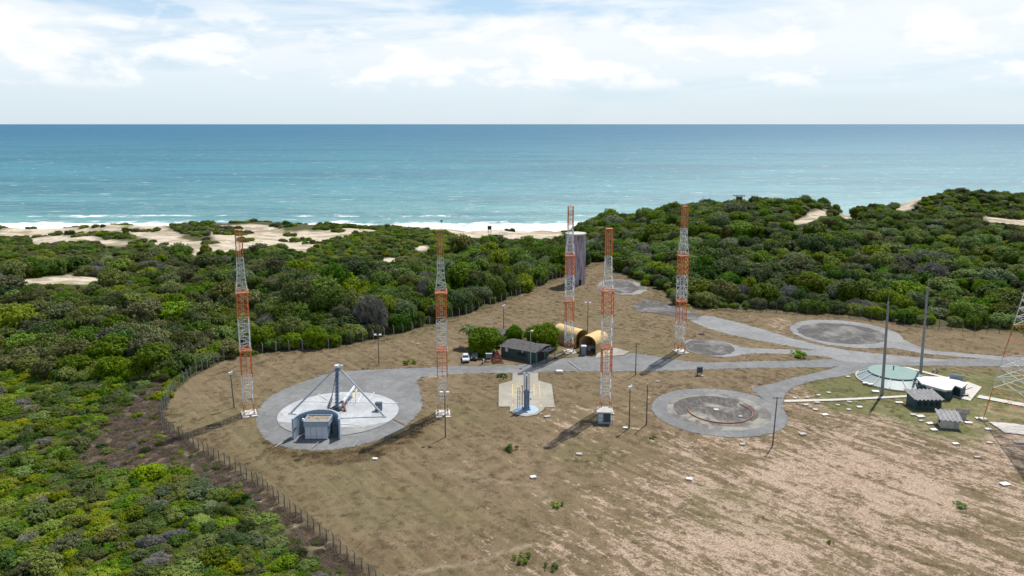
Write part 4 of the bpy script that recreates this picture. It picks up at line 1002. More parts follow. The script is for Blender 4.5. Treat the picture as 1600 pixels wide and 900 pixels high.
# person at the doorway
def person(x, y, z, rz, lab):
    t = thing('person', lab, 'person', (x, y, z), rz)
    J = {'pel':(0,0,.95),'che':(0,.02,1.28),'nek':(0,0,1.47),'hd':(0,-.02,1.58),'hd2':(0,-.02,1.70),
         'sl':(-.19,0,1.42),'el':(-.26,.0,1.14),'wl':(-.27,-.10,.90),'hl':(-.27,-.13,.82),
         'sr':(.19,0,1.42),'er':(.27,-.02,1.14),'wr':(.25,-.16,.94),'hr':(.24,-.22,.89),
         'hpl':(-.10,0,.90),'kl':(-.12,-.03,.50),'al':(-.13,.03,.09),'tl':(-.14,-.14,.04),
         'hpr':(.10,0,.90),'kr':(.13,-.03,.50),'ar':(.16,.03,.09),'tr':(.19,-.13,.04)}
    rad = {'pel':.14,'che':.155,'nek':.06,'hd':.085,'hd2':.09,'sl':.07,'el':.048,'wl':.034,'hl':.035,'sr':.07,'er':.048,'wr':.034,'hr':.035,'hpl':.10,'kl':.065,'al':.042,'tl':.04,'hpr':.10,'kr':.065,'ar':.042,'tr':.04}
    E = [('pel','che'),('che','nek'),('nek','hd'),('hd','hd2'),('che','sl'),('sl','el'),('el','wl'),('wl','hl'),('che','sr'),('sr','er'),('er','wr'),('wr','hr'),('pel','hpl'),('hpl','kl'),('kl','al'),('al','tl'),('pel','hpr'),('hpr','kr'),('kr','ar'),('ar','tr')]
    ks = list(J)
    def skin(name, keys, mat, grow=1.0, cut=None):
        me_ = bpy.data.meshes.new(name); sub = [k_ for k_ in ks if k_ in keys]
        me_.from_pydata([J[k_] for k_ in sub], [(sub.index(a), sub.index(c)) for a, c in E if a in sub and c in sub], [])
        me_.materials.append(mat)
        o = link(bpy.data.objects.new(name, me_), t)
        md = o.modifiers.new('Skin', 'SKIN')
        for i, k_ in enumerate(sub): r_ = rad[k_]*grow; me_.skin_vertices[0].data[i].radius = (r_*(1.25 if k_ in ('pel','che') else 1), r_)
        me_.skin_vertices[0].data[0].use_root = True
        o.modifiers.new('Sub', 'SUBSURF').levels = 1; o.modifiers['Sub'].render_levels = 2
        return o
    skin('body', ks, M_skin)
    skin('shirt', ['pel','che','sl','el','sr','er'], M_shirt, 1.16)
    skin('trousers', ['pel','hpl','kl','al','hpr','kr','ar'], M_trous, 1.14)
    b = MB(); b.bar((0,0,1.68),(0,.01,1.80),.10,.06,10); b.build('hair', M_hair, t, True)
x, y = P(1490, 613); person(x, y, .14, R(20), 'person in a pale blue shirt and dark trousers standing at the bunker doorway')

# ------------------------------------------------------------------ slabs and lids
SL = [((833,746.5),1.0,.8,'w','white concrete lid in the dry field below the middle mast'),
 ((1077,749.5),1.0,.8,'w','white concrete lid in the field below the stained launch circle'),
 ((1570,757.5),1.5,1.1,'w','white concrete lid near the right edge of the field'),
 ((586,718),.9,.6,'w','pale stone in the grass below the large launch pad'),
 ((905,710.5),1.1,.8,'g','flat grey lid in the grass left of the middle mast shadow'),
 ((977,669.5),.9,.6,'w','small white lid beside the floodlight pole right of the grey hut'),
 ((1254,679),1.3,1.0,'g','flat grey lid right of the leaning wooden pole'),
 ((1160,695),1.0,.8,'g','faint grey lid below the stained launch circle'),
 ((1242,623),.7,.6,'w','pale lid at the left end of the long footpath'),
 ((1261,622),.8,.6,'w','pale lid above the long footpath, right of the first'),
 ((1279,618.5),.9,.7,'w','pale lid above the footpath, near its middle left'),
 ((1295,614.5),.9,.7,'w','pale lid in the grass highest above the footpath'),
 ((1259,633.5),1.0,.8,'w','pale lid just below the left part of the footpath'),
 ((1277,630),1.0,.8,'g','grey lid touching the lower side of the footpath'),
 ((1274,641),1.0,.8,'w','pale lid below the footpath with a pale lid to its right'),
 ((1289,649),1.3,.9,'w','large pale lid lowest of those below the footpath'),
 ((1325,589.5),1.0,.8,'w','pale lid left of the round bunker'),
 ((1368,612.5),1.5,1.1,'w','large white lid at the foot of the left tall pole'),
 ((1309,634),.9,.7,'g','grey lid below the footpath, left of the tall pole shadow'),
 ((1327,629),1.0,.8,'g','dark grey lid close under the footpath near the tall pole shadow'),
 ((1326,641),.9,.7,'w','pale lid left of the tall pole shadow'),
 ((1343,637),1.1,.8,'w','white lid beside the tip of the tall pole shadow'),
 ((1405,630),1.5,.8,'w','double white lid left of the teal shed'),
 ((1427,649),1.1,.8,'w','pale lid in front of the teal shed, left one'),
 ((1438,651.5),1.5,1.1,'w','large white lid in front of the teal shed'),
 ((1439,658.5),1.0,.7,'g','grey lid just below the large white lid'),
 ((1453,662.5),1.4,.9,'w','pale lid left of the small white shed'),
 ((1459,672.5),1.2,1.0,'w','pale lid at the lower left of the small white shed'),
 ((1513,661.5),1.4,.9,'w','white lid right of the small white shed'),
 ((1530,655),1.4,1.0,'w','white lid in the green grass left of the pylon'),
 ((1544,671.5),1.2,.8,'w','white lid near the left foot of the pylon'),
 ((1430,583.5),1.3,.7,'w','white lid between the round roof and the main road'),
 ((1493,694.5),1.2,.7,'w','pale lid in the field below the small white shed'),
 ((1546,693),1.0,.6,'w','pale lid in the field left of the pylon legs'),
 ((1592,692.5),1.6,.9,'g','grey lid between the pylon legs'),
 ((1527,715.5),1.1,.6,'g','grey lid in the bare soil below the pylon'),
 ((1028,597),.9,.5,'g','flat grey slab in the grass below the dark panel'),
 ((855,652),1.2,.6,'w','pale step slab at the right corner of the rocket apron'),
 ((1096,522.5),1.6,1.2,'g','open grey pit frame above the small dark pad'),
 ((752,580),.01,.01,'x','')]
for p, w_, d_, m, lab in SL:
    if m == 'x': continue
    x, y = P(*p); t = thing('inspection_chamber', lab, 'inspection chamber', (x, y, 0), random.uniform(-.3,.3), 'concrete chambers lying in the grass'); w_ *= .88; d_ *= .88
    b = MB(); b.box((0,0,.04),(w_,d_,.28)); b.build('curb', M_conc, t)
    b = MB(); b.box((0,0,.22),(w_*1.12,d_*1.12,.09),top=.97); b.build('cover', (M_concw if m == 'w' and 'large' not in lab and 'white' not in lab else M_whiter if m == 'w' else M_conc) if 'pit' not in lab else M_dark, t)

# ------------------------------------------------------------------ fences
def resample(pts, step):
    outp = []; d = 0; pts = [Vector(p) for p in pts]
    for a, c in zip(pts, pts[1:]):
        L_ = (c-a).length
        while d <= L_: outp.append(a+(c-a)*d/L_); d += step
        d -= L_
    return outp
def fence(px, step, h, r, mat, lab, grp='chain link fences round the launch site', wires=5, vert=1.0, arm=True):
    pts_ = resample([P(*p) for p in px], step)[:98]; c0 = pts_[len(pts_)//2]
    t = thing('wire_fence', lab, 'fence', (c0.x, c0.y, 0), 0, grp)
    rel_ = [(p.x-c0.x, p.y-c0.y, terr1(p.x, p.y)) for p in pts_]
    pb = MB(); pb.bar((0,0,-.3),(0,0,h),r,r*.9,4); 
    if arm: pb.bar((0,0,h),(-.25,-.1,h+.35),r*.7)
    proto = None
    for i, q in enumerate(rel_):
        if proto is None: proto = pb.build('post', mat, t); o = proto
        else: o = proto.copy(); COL.objects.link(o); o.parent = t
        o.location = q; o.rotation_euler = (random.uniform(-.04,.04),random.uniform(-.04,.04),random.uniform(-.2,.2)); o.scale.z = random.uniform(.92,1.06)
    b = MB()
    for q, s_ in zip(rel_, rel_[1:]):
        for i in range(wires): z = h*(.06+.9*i/(wires-1)); b.bar((q[0],q[1],q[2]+z),(s_[0],s_[1],s_[2]+z),.016,n=3,cap=False)
        n_ = int(step/vert)
        for i in range(n_):
            f, g = i/n_, (i+1)/n_
            a = [q[j]+(s_[j]-q[j])*f for j in range(3)]; c = [q[j]+(s_[j]-q[j])*g for j in range(3)]
            b.bar((a[0],a[1],a[2]+.1),(c[0],c[1],c[2]+h*.95),.010,n=3,cap=False); b.bar((c[0],c[1],c[2]+.1),(a[0],a[1],a[2]+h*.95),.010,n=3,cap=False)
    b.build('wire_mesh', M_post, t)
fence([(600,925),(570,897),(480,822),(400,757),(370,738),(310,702),(262,674),(250,654)], 1.9, 2.0, .085, M_post, 'dark posted wire fence running down the left edge of the dry field', vert=.45)
fence([(250,651),(272,613),(300,589),(352,563)], 2.2, 2.7, .11, M_postd, 'grey green posted fence climbing from the left corner towards the wood', vert=.5)
fence([(368,557),(410,551.5),(520,543),(600,527),(680,507),(740,488),(800,466),(850,444),(880,432)], 3.3, 2.5, .10, M_postc, 'concrete posted fence along the foot of the dark wood', vert=1.1)
fence([(1120,484.5),(1200,488),(1320,495),(1440,511),(1530,518),(1640,526)], 3.0, 2.7, .09, M_post, 'wire fence along the trees at the far right of the site', vert=1.0)

# ------------------------------------------------------------------ far objects
x, y = hit(1154, 331)
t = thing('lookout_hut', 'tiny dark lookout hut on stilts on the wooded ridge', 'lookout hut', (x, y, terr1(x, y)))
b = MB(); b.box((0,0,7.4),(2.6,2.4,1.2)); b.build('cabin', M_wood, t)
b = MB(); b.box((0,0,8.7),(5.6,3.8,.35)); b.build('roof', M_post, t)
for p in CR: b = MB(); b.bar((p[0]*1.2,p[1]*1.1,-.3),(p[0]*1.2,p[1]*1.1,8.5),.18); b.build('stilt', M_wood, t)
x, y = hit(765, 371)
t = thing('ruined_beach_hut', 'ruined grey hut and frame close to the surf', 'ruin', (x, y, terr1(x, y)))
b = MB(); b.box((4,0,1.0),(9,4,2.2)); b.build('wall', M_conc, t)
b = MB(); b.box((4,-2.05,1.2),(2,.1,1.2)); b.build('window', M_dark, t)
for s_ in (-1,1): b = MB(); b.bar((s_*.9,0,0),(s_*.7,0,7.5),.2); b.build('frame_post', M_wood, t)
b = MB(); b.box((0,0,6.0),(2.4,1.5,2.2)); b.build('cabin', M_wood, t)
pts_ = [hit(a, c) for a, c in ((640,363),(656,364),(682,376),(668,379))]
b = MB(); b.add([(x_, y_, terr1(x_, y_)+.35) for x_, y_ in pts_], [(0,1,2,3)]); o = b.build('beach_road', M_asph); o['kind'] = 'structure'

# ------------------------------------------------------------------ vegetation
def leaf_quads(pos, nrm_, size, aspect, r, tint):
    n = len(pos)
    up = r.normal(size=(n,3)); t1 = np.cross(nrm_, up); t1 /= np.linalg.norm(t1, axis=1, keepdims=True)+1e-9
    t2 = np.cross(nrm_, t1)
    a = size[:,None]*t1; b_ = (size*aspect)[:,None]*t2
    v = np.stack([pos-a, pos-b_, pos+a, pos+b_], 1).reshape(-1, 3)
    return v, np.arange(4*n).reshape(n, 4), tint
def np_mesh(name, V, Q, tint, mat, extra=None):
    me_ = bpy.data.meshes.new(name)
    V = np.asarray(V, np.float32); faces = [Q] if Q is not None else []
    nl = Q.size; starts = list(np.arange(0, nl, 4)); loops = Q.ravel()
    if extra is not None:
        ev, ef, et = extra; starts += list(nl+np.arange(0, ef.size, 3)); loops = np.concatenate([loops, (ef+len(V)).ravel()]); V = np.concatenate([V, ev]); tint = np.concatenate([tint, et])
    me_.vertices.add(len(V)); me_.vertices.foreach_set('co', V.astype(np.float32).ravel())
    me_.loops.add(len(loops)); me_.loops.foreach_set('vertex_index', loops.astype(np.int32))
    me_.polygons.add(len(starts)); me_.polygons.foreach_set('loop_start', np.array(starts, np.int32))
    me_.update(calc_edges=True)
    a = me_.attributes.new('tint', 'FLOAT', 'FACE'); a.data.foreach_set('value', np.clip(tint,0,1).astype(np.float32))
    me_.materials.append(mat)
    return me_
import bmesh
_bm = bmesh.new(); bmesh.ops.create_icosphere(_bm, subdivisions=2, radius=1)
ICO_V = np.array([v.co[:] for v in _bm.verts]); ICO_F = np.array([[v.index for v in f.verts] for f in _bm.faces]); _bm.free()
def crown(name, mat, seed, leaves=5500, leaf=0.055, H=1.3, lumps=16, lr=(0.28,0.5), wide=0.72, twig=False, core=0.80, base=0.25):
    r = np.random.default_rng(seed)
    C_ = []; RR = []
    for i in range(lumps):
        a = r.uniform(0, 2*math.pi); q = math.sqrt(r.uniform(0, 1))*wide
        rr = r.uniform(*lr)
        top = H-rr*.9; zc = base+(top-base)*math.sqrt(max(0, 1-(q/ (wide+.18))**2))*r.uniform(.55, 1.08)
        C_.append((q*math.cos(a), q*math.sin(a), zc)); RR.append(rr)
    for i in range(lumps//2):       # skirt lumps that bring the foliage down to the ground
        a = 2*math.pi*(i+r.uniform(0,.8))/(lumps//2); rr = r.uniform(lr[0]*.8, lr[1]*.8)
        C_.append((wide*.85*math.cos(a), wide*.85*math.sin(a), rr*.6+r.uniform(0,base))); RR.append(rr)
    C_ = np.array(C_); RR = np.array(RR)
    w_ = RR**2; per = 12; ns = int(leaves*2.2/per); k_ = r.choice(len(C_), ns, p=w_/w_.sum())
    d = r.normal(size=(ns, 3)); d[:,2] = np.abs(d[:,2])*np.where(r.uniform(size=ns) < .75, 1, -1); d /= np.linalg.norm(d, axis=1, keepdims=True)
    sc = C_[k_]+d*(RR[k_]*r.uniform(.84, 1.22, ns)*np.where(r.uniform(size=ns)<.12, r.uniform(1.05,1.35,ns), 1))[:,None]
    dist = np.linalg.norm(sc[:,None,:]-C_[None], axis=2)/RR[None]; dist[np.arange(ns), k_] = 9
    keep = dist.min(1) > .82; sc, d, k_ = sc[keep], d[keep], k_[keep]; ns = len(sc)
    sr = leaf*r.uniform(1.1, 2.4, ns); st = r.uniform(-.18,.18,ns)
    e = r.normal(size=(ns, per, 3)); e /= np.linalg.norm(e, axis=2, keepdims=True)
    pos = (sc[:,None,:]+e*(sr[:,None]*r.uniform(.5,1,(ns,per)))[...,None]).reshape(-1,3)
    d = (d[:,None,:]*.55+e*.85).reshape(-1,3); k_ = np.repeat(k_, per); st = np.repeat(st, per)
    keep = pos[:,2] > .02; sel = np.where(keep)[0]
    if len(sel) > leaves: sel = sel[r.permutation(len(sel))[:leaves]]
    pos, d, k_, st = pos[sel], d[sel], k_[sel], st[sel]
    n = len(pos)
    nr = d+r.normal(size=(n,3))*.30+np.array([0,0,.15]); nr /= np.linalg.norm(nr, axis=1, keepdims=True)
    lump_t = r.uniform(.15,.85, len(C_))
    if twig:
        size = leaf*r.uniform(1.2,3.2,n); asp = np.full(n, .10); nr = r.normal(size=(n,3)); nr /= np.linalg.norm(nr, axis=1, keepdims=True)
    else: size = leaf*r.uniform(.6,1.35,n); asp = r.uniform(.5,.8,n)
    V, Q, T = leaf_quads(pos, nr, size, asp, r, np.clip(lump_t[k_]*.5+st+r.uniform(0,.5,n), 0, 1))
    cv = []; cf = []; ct = []
    for i,(c, rr) in enumerate(zip(C_, RR)):
        jit = 1+.22*(np.sin(ICO_V[:,0]*7+i)*np.sin(ICO_V[:,1]*8+i*2))+r.uniform(-.07,.07,len(ICO_V))
        v = ICO_V*(rr*core*jit)[:,None]+c; v[:,2] = np.maximum(v[:,2], -.05)
        cf.append(ICO_F+len(ICO_V)*i); cv.append(v); ct.append(np.full(len(ICO_F), lump_t[i]*.45))
    return np_mesh(name, V, Q, T, mat, (np.concatenate(cv), np.concatenate(cf), np.concatenate(ct)))
def ground_twigs(name, mat, seed, n=900, flat=.35, sz=.07, asp=.25):
    r = np.random.default_rng(seed); a = r.uniform(0,2*math.pi,n); q = np.sqrt(r.uniform(0,1,n))
    pos = np.stack([q*np.cos(a), q*np.sin(a), r.uniform(0,flat,n)*(1-q*q*.8)], 1)
    nr = r.normal(size=(n,3)); nr /= np.linalg.norm(nr, axis=1, keepdims=True)
    V,Q,T = leaf_quads(pos, nr, sz*r.uniform(.6,1.6,n), np.full(n,asp), r, r.uniform(0,1,n))
    return np_mesh(name, V, Q, T, mat)
def trunk_mesh():
    b = MB(); b.bar((0,0,-.25),(.02,.03,.55),.07,.05,7); 
    for i in range(5): a = i*1.26; b.bar((.02,.03,.45),(.5*math.cos(a),.5*math.sin(a),.85),.035,.015,5)
    o = b.build('trunk', M_bark); me_ = o.data; bpy.data.objects.remove(o); return me_
TRUNK = trunk_mesh()
SPEC = {}   # species -> list of crown meshes
TREE_SP = [('dark',3),('mid',2),('olive',3),('sage',1),('lime',1)]
for s_, nvar in TREE_SP:
    SPEC['t_'+s_] = [crown('crown', L[s_], 11*i+len(s_)*7+3, leaves=6500, leaf=.050, H=1.35, lumps=24+7*i, lr=(.13,.42), wide=.80, core=.74, base=.35) for i in range(nvar)]
SHR = [('bright',2,4200,.055),('mid',2,4200,.055),('dark',2,4200,.052),('olive',2,4200,.052),('lime',1,4200,.055),('sage',1,4200,.05)]
for s_, nvar, lv, lf in SHR:
    SPEC['s_'+s_] = [crown('crown', L[s_], 31*i+len(s_)*5+50, leaves=lv, leaf=lf, H=.95, lumps=22+4*i, lr=(.12,.38), wide=.84, core=.74, base=.12) for i in range(nvar)]
SPEC['s_grey'] = [crown('crown', L['grey'], 77+i, leaves=5200, leaf=.07, H=.85, lumps=11, lr=(.25,.42), twig=True, core=.55, base=.1) for i in range(2)]
SPEC['t_grey'] = [crown('crown', L['grey'], 97, leaves=6500, leaf=.06, H=1.2, lumps=15, twig=True, core=.6, base=.3)]
SPEC['g_brown'] = [ground_twigs('twigs', L['brown'], 5, 1100, .35, .09, .14)]
SPEC['g_dry'] = [ground_twigs('tufts', L['dry'], 6, 260, .16, .07, .16)]
SPEC['g_weed'] = [crown('leaves', L['weed'], 8+i, leaves=900, leaf=.075, H=.8, lumps=9, lr=(.08,.24), wide=.95, core=.3, base=.05) for i in range(3)]
SPEC['g_cover'] = [ground_twigs('leaves', L['mid'], 9, 900, .28, .07, .6)]
CNAME = {'dark':'dark green','mid':'mid green','olive':'olive grey','sage':'pale sage green','lime':'fresh green','bright':'yellow green','grey':'leafless grey'}

# placement --------------------------------------------------------------
class Hash:
    def __init__(s, cell=6): s.c = cell; s.d = {}
    def ok(s, x, y, r, f):
        i, j = int(x//s.c), int(y//s.c)
        for a in range(i-1, i+2):
            for b_ in range(j-1, j+2):
                for (X, Y, R_) in s.d.get((a,b_), ()):
                    if (X-x)**2+(Y-y)**2 < ((R_+r)*f)**2: return False
        return True
    def add(s, x, y, r): s.d.setdefault((int(x//s.c), int(y//s.c)), []).append((x,y,r))
NC = 60000
# candidates uniform over the ground, more of them near the camera
u_ = rng.uniform(-.86, .86, NC); yy = np.sqrt(rng.uniform(60**2, 565**2, NC)); yy[:20000] = np.sqrt(rng.uniform(55**2, 200**2, 20000))
cx_ = u_*yy; cy_ = yy
fdist = sdist(cx_, cy_, FIELD); bdist = sdist(cx_, cy_, BRUSH); sdd = np.full(NC, -1e3)
for poly in SAND: sdd = np.maximum(sdd, sdist(cx_, cy_, poly))
tz = terr(cx_, cy_)
WOOD_PX = [(0,560),(90,590),(200,590),(262,596),(300,582),(352,559),(410,549),(520,541),(600,524),(680,505),(740,486),(800,464),(850,442),(925,411),(945,403),(962,419),(1000,444),(1040,454),(1052,477),(1200,484),(1320,491),(1440,507),(1600,519),(1800,538),(2100,560)]
wl = np.array([P(*p) for p in WOOD_PX]); wl = wl[np.argsort(wl[:,0]/wl[:,1])]
wy = np.interp(cx_/cy_, wl[:,0]/wl[:,1], wl[:,1])          # front edge of the wood for each bearing
n_sp = vnoise(cx_, cy_, 26, 11); n_sp2 = vnoise(cx_, cy_, 9, 12); n_sp3 = vnoise(cx_, cy_, 6.5, 31)*.65+vnoise(cx_, cy_, 17, 32)*.35; n_cl = vnoise(cx_, cy_, 14, 13)
def _pip(x, y, pl):
    c = False
    for (x1,y1),(x2,y2) in zip(pl, pl[1:]+pl[:1]):
        if (y1 > y) != (y2 > y) and x < (x2-x1)*(y-y1)/(y2-y1)+x1: c = not c
    return c
PLANTS = []; H1 = Hash(10)
uu = cx_/cy_
for i in range(NC):
    x, y = cx_[i], cy_[i]
    if fdist[i] > -1.2 or tz[i] < -18.5 or abs(uu[i]) > .80: continue
    if sdd[i] > -1.5: 
        if not (sdd[i] > 0 and n_cl[i] > .80 and y > 300 and uu[i] < .1): continue
    s_ = n_sp[i]; q = n_sp2[i]; rr_ = rng.uniform()
    pxl = uu[i]*1165+800
    wood = y > wy[i]
    if wood and pxl < 900 and y > (330+.22*(pxl-200) if pxl < 450 else 312 if pxl < 720 else 400)+30*n_cl[i]: # low dune scrub towards the beach
        r = rng.uniform(1.2,2.8); sp = rng.choice(['s_mid','s_dark','s_olive','s_bright','s_grey','s_lime'], p=[.36,.22,.22,.08,.02,.10]); h = r*rng.uniform(.6,1.0); f = .54
        if pxl < 520 and y > 430 and n_cl[i] < .5 and pxl > 180: continue
        if 450 < pxl < 740: sp = rng.choice(['s_mid','s_bright','s_lime','s_dark','s_olive'], p=[.42,.14,.18,.14,.12]); r *= .85; f = .46
    elif wood:
        r = rng.uniform(2.0,4.0)*(1.0 if y > wy[i]+8 else .85)
        v_ = rng.uniform()
        if v_ < .28: r *= .58
        elif v_ > .82 and y > wy[i]+4: r *= 1.45
        lowhill = pxl > 1150 and y > 340
        if lowhill: r *= .72 if (y < 375 or pxl < 1360) else .5
        right = pxl > 950
        if rr_ < .035: sp = 't_grey'
        elif s_ > .60: sp = rng.choice(['t_mid','t_lime','s_bright','t_olive'], p=[.55,.25,.12,.08])
        elif s_ < .40: sp = rng.choice(['t_dark','t_olive','t_mid'], p=[.68,.22,.10])
        else: sp = rng.choice(['t_dark','t_mid','t_olive','t_sage'], p=[.30,.36,.24,.10])
        if right and rng.uniform() < (.3 if y < 330 else .5): sp = rng.choice(['t_mid','t_sage','t_lime','s_bright'], p=[.5,.2,.2,.1])
        if pxl < 380 and y < 300 and rng.uniform() < .3: sp = 't_olive'
        h = r*rng.uniform(.65,1.3); f = .43
        if sp.startswith('s_'): r = min(r, 2.4); h = r*.9
        if 430 < pxl < 900 and wy[i] < y < wy[i]+70: h *= 1.3
    else:
        # the scrub left of the fence
        edge = -fdist[i]
        if bdist[i] > 0:
            if rng.uniform() > .22: continue
            r = rng.uniform(.4,1.1); sp = rng.choice(['s_dark','s_mid','s_olive','s_grey','s_bright'], p=[.3,.2,.25,.15,.1]); h = r*.8; f = 1.1
        else:
            r = rng.uniform(.6,1.7)
            if rng.uniform() < .2: r *= 1.55
            if n_sp3[i] > .60: sp = rng.choice(['s_bright','s_lime','s_mid'], p=[.60,.20,.20])
            elif n_sp3[i] < .36: sp = rng.choice(['s_dark','s_olive','s_mid'], p=[.6,.2,.2])
            else: sp = rng.choice(['s_dark','s_mid','s_olive','s_bright','s_sage','s_lime'], p=[.12,.50,.16,.06,.04,.12])
            if rng.uniform() < .035: sp = 's_grey'; r = max(r, 1.3)
            h = r*rng.uniform(.45,1.0); f = .44
    if y > 240:
        bad = False
        for fh, fr_ in ((.3,0),(.7,0),(1.0,0),(.5,.8),(.5,-.8)):
            qx, qy, _ = project(x+r*fr_, y, tz[i]+h*fh)
            if any(_pip(qx, qy, pl) for pl in SAND_PX[3:]): bad = True; break
        if bad: continue
    if not H1.ok(x, y, r, f): continue
    H1.add(x, y, r)
    PLANTS.append([x, y, tz[i]+rng.uniform(-.12,.1)*h, r, h, sp, int(rng.integers(0, len(SPEC[sp]))), rng.uniform(0, 6.28), wood])
# low ground growths (never individually countable)
LOW = []
nb = 5200
bx_ = rng.uniform(-110, -10, nb*3); by_ = rng.uniform(80, 200, nb*3); q = sdist(bx_, by_, BRUSH) > -1.5
bx_, by_ = bx_[q][:1500], by_[q][:1500]; bz_ = terr(bx_, by_)
for x, y, z in zip(bx_, by_, bz_):
    r = rng.uniform(.5,1.3); LOW.append([x,y,z-.05,r,r*.7,'g_brown',0,rng.uniform(0,6.28)])
gx_ = rng.uniform(-170, 0, 16000); gy_ = rng.uniform(75, 215, 16000); q = (sdist(gx_, gy_, FIELD) < -3) & (sdist(gx_, gy_, BRUSH) < 0) & (np.abs(gx_/gy_) < .8)
gx_, gy_ = gx_[q][:3500], gy_[q][:3500]; gz_ = terr(gx_, gy_)
for x, y, z in zip(gx_, gy_, gz_):
    r = rng.uniform(.7,1.4); LOW.append([x,y,z-.05,r,r*.9,'g_cover',0,rng.uniform(0,6.28)])
# dry grass tufts: along rims, fence feet, pad edges and loosely over the field
ROADPX = {'turning_apron','main_road','diagonal_road','loop_road','far_turning_circle','side_road','branch_road','launch_circle_road','rocket_apron','tent_forecourt','bunker_apron','footpath','house_path','pale_clearing','mast_slab','launch_pad_base'}
ROADS = []
for o in COL.objects:
    if o.name.split('.')[0] in ROADPX and o.type == 'MESH':
        from collections import Counter
        ec = Counter(tuple(sorted((p.vertices[i_], p.vertices[(i_+1) % 3]))) for p in o.data.polygons for i_ in range(3))
        ROADS.append(np.array([v.co[:2] for v in o.data.vertices]))
def onroad(x, y):
    m = np.zeros(len(x), bool)
    for r_ in ROADS: m |= inpoly(x, y, r_)
    return m
tx_ = rng.uniform(-70, 130, 60000); ty_ = rng.uniform(86, 330, 60000)
dens = .22+.6*(vnoise(tx_,ty_,9,21) > .55)*(vnoise(tx_,ty_,3,22))
rm = sdist(tx_,ty_,RIM) > 0; dens = np.where(rm, 1.0, dens); dens = np.where(np.abs(sdist(tx_,ty_,FIELD)-2) < 1.6, .9, dens)
q = (rng.uniform(size=60000) < dens) & (sdist(tx_,ty_,FIELD) > .2) & (np.abs(tx_/ty_) < .78); tx_, ty_, rm = tx_[q], ty_[q], rm[q]
q = ~onroad(tx_, ty_); tx_, ty_, rm = tx_[q], ty_[q], rm[q]
for x, y, m_ in zip(tx_, ty_, rm):
    r = rng.uniform(.3,.8)*(1.25 if m_ else 1); LOW.append([x,y,0,r,r*(.9 if not m_ else 1.5),'g_dry',0,rng.uniform(0,6.28)])

for ri, r_ in enumerate(ROADS):
    nx_ = np.roll(r_, -1, 0)
    for a, c in zip(r_, nx_):
        for q_ in range(max(1, int(np.hypot(*(c-a))/.28))):
            x, y = a+(c-a)*rng.uniform()+rng.normal(0, .14, 2)
            if abs(x/y) > .75 or rng.uniform() < .25: continue
            if vnoise([x],[y],3.5,41)[0] < .38: continue
            if any(inpoly([x+ox*.8],[y+oy*.8],o2)[0] for k2, o2 in enumerate(ROADS) if k2 != ri for ox, oy in ((0,0),)): continue
            rr = rng.uniform(.18,.42); LOW.append([x,y,.02,rr,rr*1.0,'g_dry',0,rng.uniform(0,6.28)])

# which plants are individuals: the largest in the picture, 290 trees and 290 shrubs
def pscore(p):
    px, py, dep = project(p[0], p[1], p[2]+p[4]*.7)
    if px < -5 or px > 1605 or py > 905: return -1
    return p[3]*1200/dep
sc_ = [(pscore(p), i) for i, p in enumerate(PLANTS)]
IND = set()
for iswood in (True, False):
    c_ = sorted([(s, i) for s, i in sc_ if s > 0 and PLANTS[i][8] == iswood], reverse=True)[:290]
    IND |= {i for _, i in c_}
LM = [((389,500),'the leftmost mast'),((690,500),'the second mast from left'),((900,420),'the tall stained tower'),((1068,430),'the rightmost near mast'),((1384,490),'the left tall pole'),((1444,480),'the right tall pole'),
      ((100,440),'the sandy clearing on the left'),((430,375),'the bright dunes'),((1270,340),'the sandy patch on the right ridge'),((1430,315),'the pale track on the ridge'),((1570,348),'the pale road on the right'),
      ((1154,330),'the lookout hut'),((250,650),'the fence corner'),((370,740),'the left fence middle'),((500,850),'the left fence end'),((60,870),'the lower left corner'),((592,525),'the floodlight by the wood'),((1570,500),'the steel pylon'),((540,365),'the green headland'),((30,600),'the left picture edge'),((1200,470),'the far right fence start')]
def describe(p):
    px, py, dep = project(p[0], p[1], p[2]+p[4]*.6)
    d_ = [(math.hypot(px-a, (py-c)*1.3), a, c, n) for (a, c), n in LM]; _, a, c, n = min(d_)
    dx, dy = px-a, (py-c)*1.3
    rel_ = ('left of' if dx < 0 else 'right of') if abs(dx) > abs(dy) else ('beyond' if dy < 0 else 'in front of')
    wd = p[3]*1.9
    kind = 'tree' if (p[5].startswith('t_')) else 'shrub'
    sz = ('large' if wd > 6 else 'small' if wd < 3.6 else 'medium') if kind == 'tree' else ('broad' if wd > 3.4 else 'small' if wd < 2.1 else 'medium')
    return px, kind, f"{sz} {CNAME[p[5][2:]]} {kind} {rel_} {n}"
fam = {}
_short = lambda s_: s_.replace('the sandy clearing on the left','the left sandy clearing').replace('the sandy patch on the right ridge','the ridge sand patch').replace('the pale road on the right','the pale right road').replace('the second mast from left','the second mast')
for i in sorted(IND):
    px, kind, txt = describe(PLANTS[i]); txt = _short(txt); fam.setdefault(txt, []).append((px, i, kind))
ORD = ['first','second','third','fourth','fifth','sixth','seventh','eighth','ninth','tenth','eleventh','twelfth','thirteenth','fourteenth','fifteenth','sixteenth']
for txt, lst in fam.items():
    lst.sort()
    for j, (px, i, kind) in enumerate(lst):
        p = PLANTS[i]
        lab = txt if len(lst) == 1 else txt+f", {ORD[min(j,15)]} from left"
        t = thing(kind, lab, kind, (p[0], p[1], p[2]-.1), p[7], 'trees of the coastal wood' if kind == 'tree' else 'shrubs of the coastal scrub')
        el_ = rng.uniform(.78,1.25); t.scale = (p[3]*el_, p[3]/el_, p[4])
        link(bpy.data.objects.new('crown' if 'grey' not in p[5] else 'branches', SPEC[p[5]][p[6]]), t)
        if kind == 'tree': link(bpy.data.objects.new('trunk', TRUNK), t)

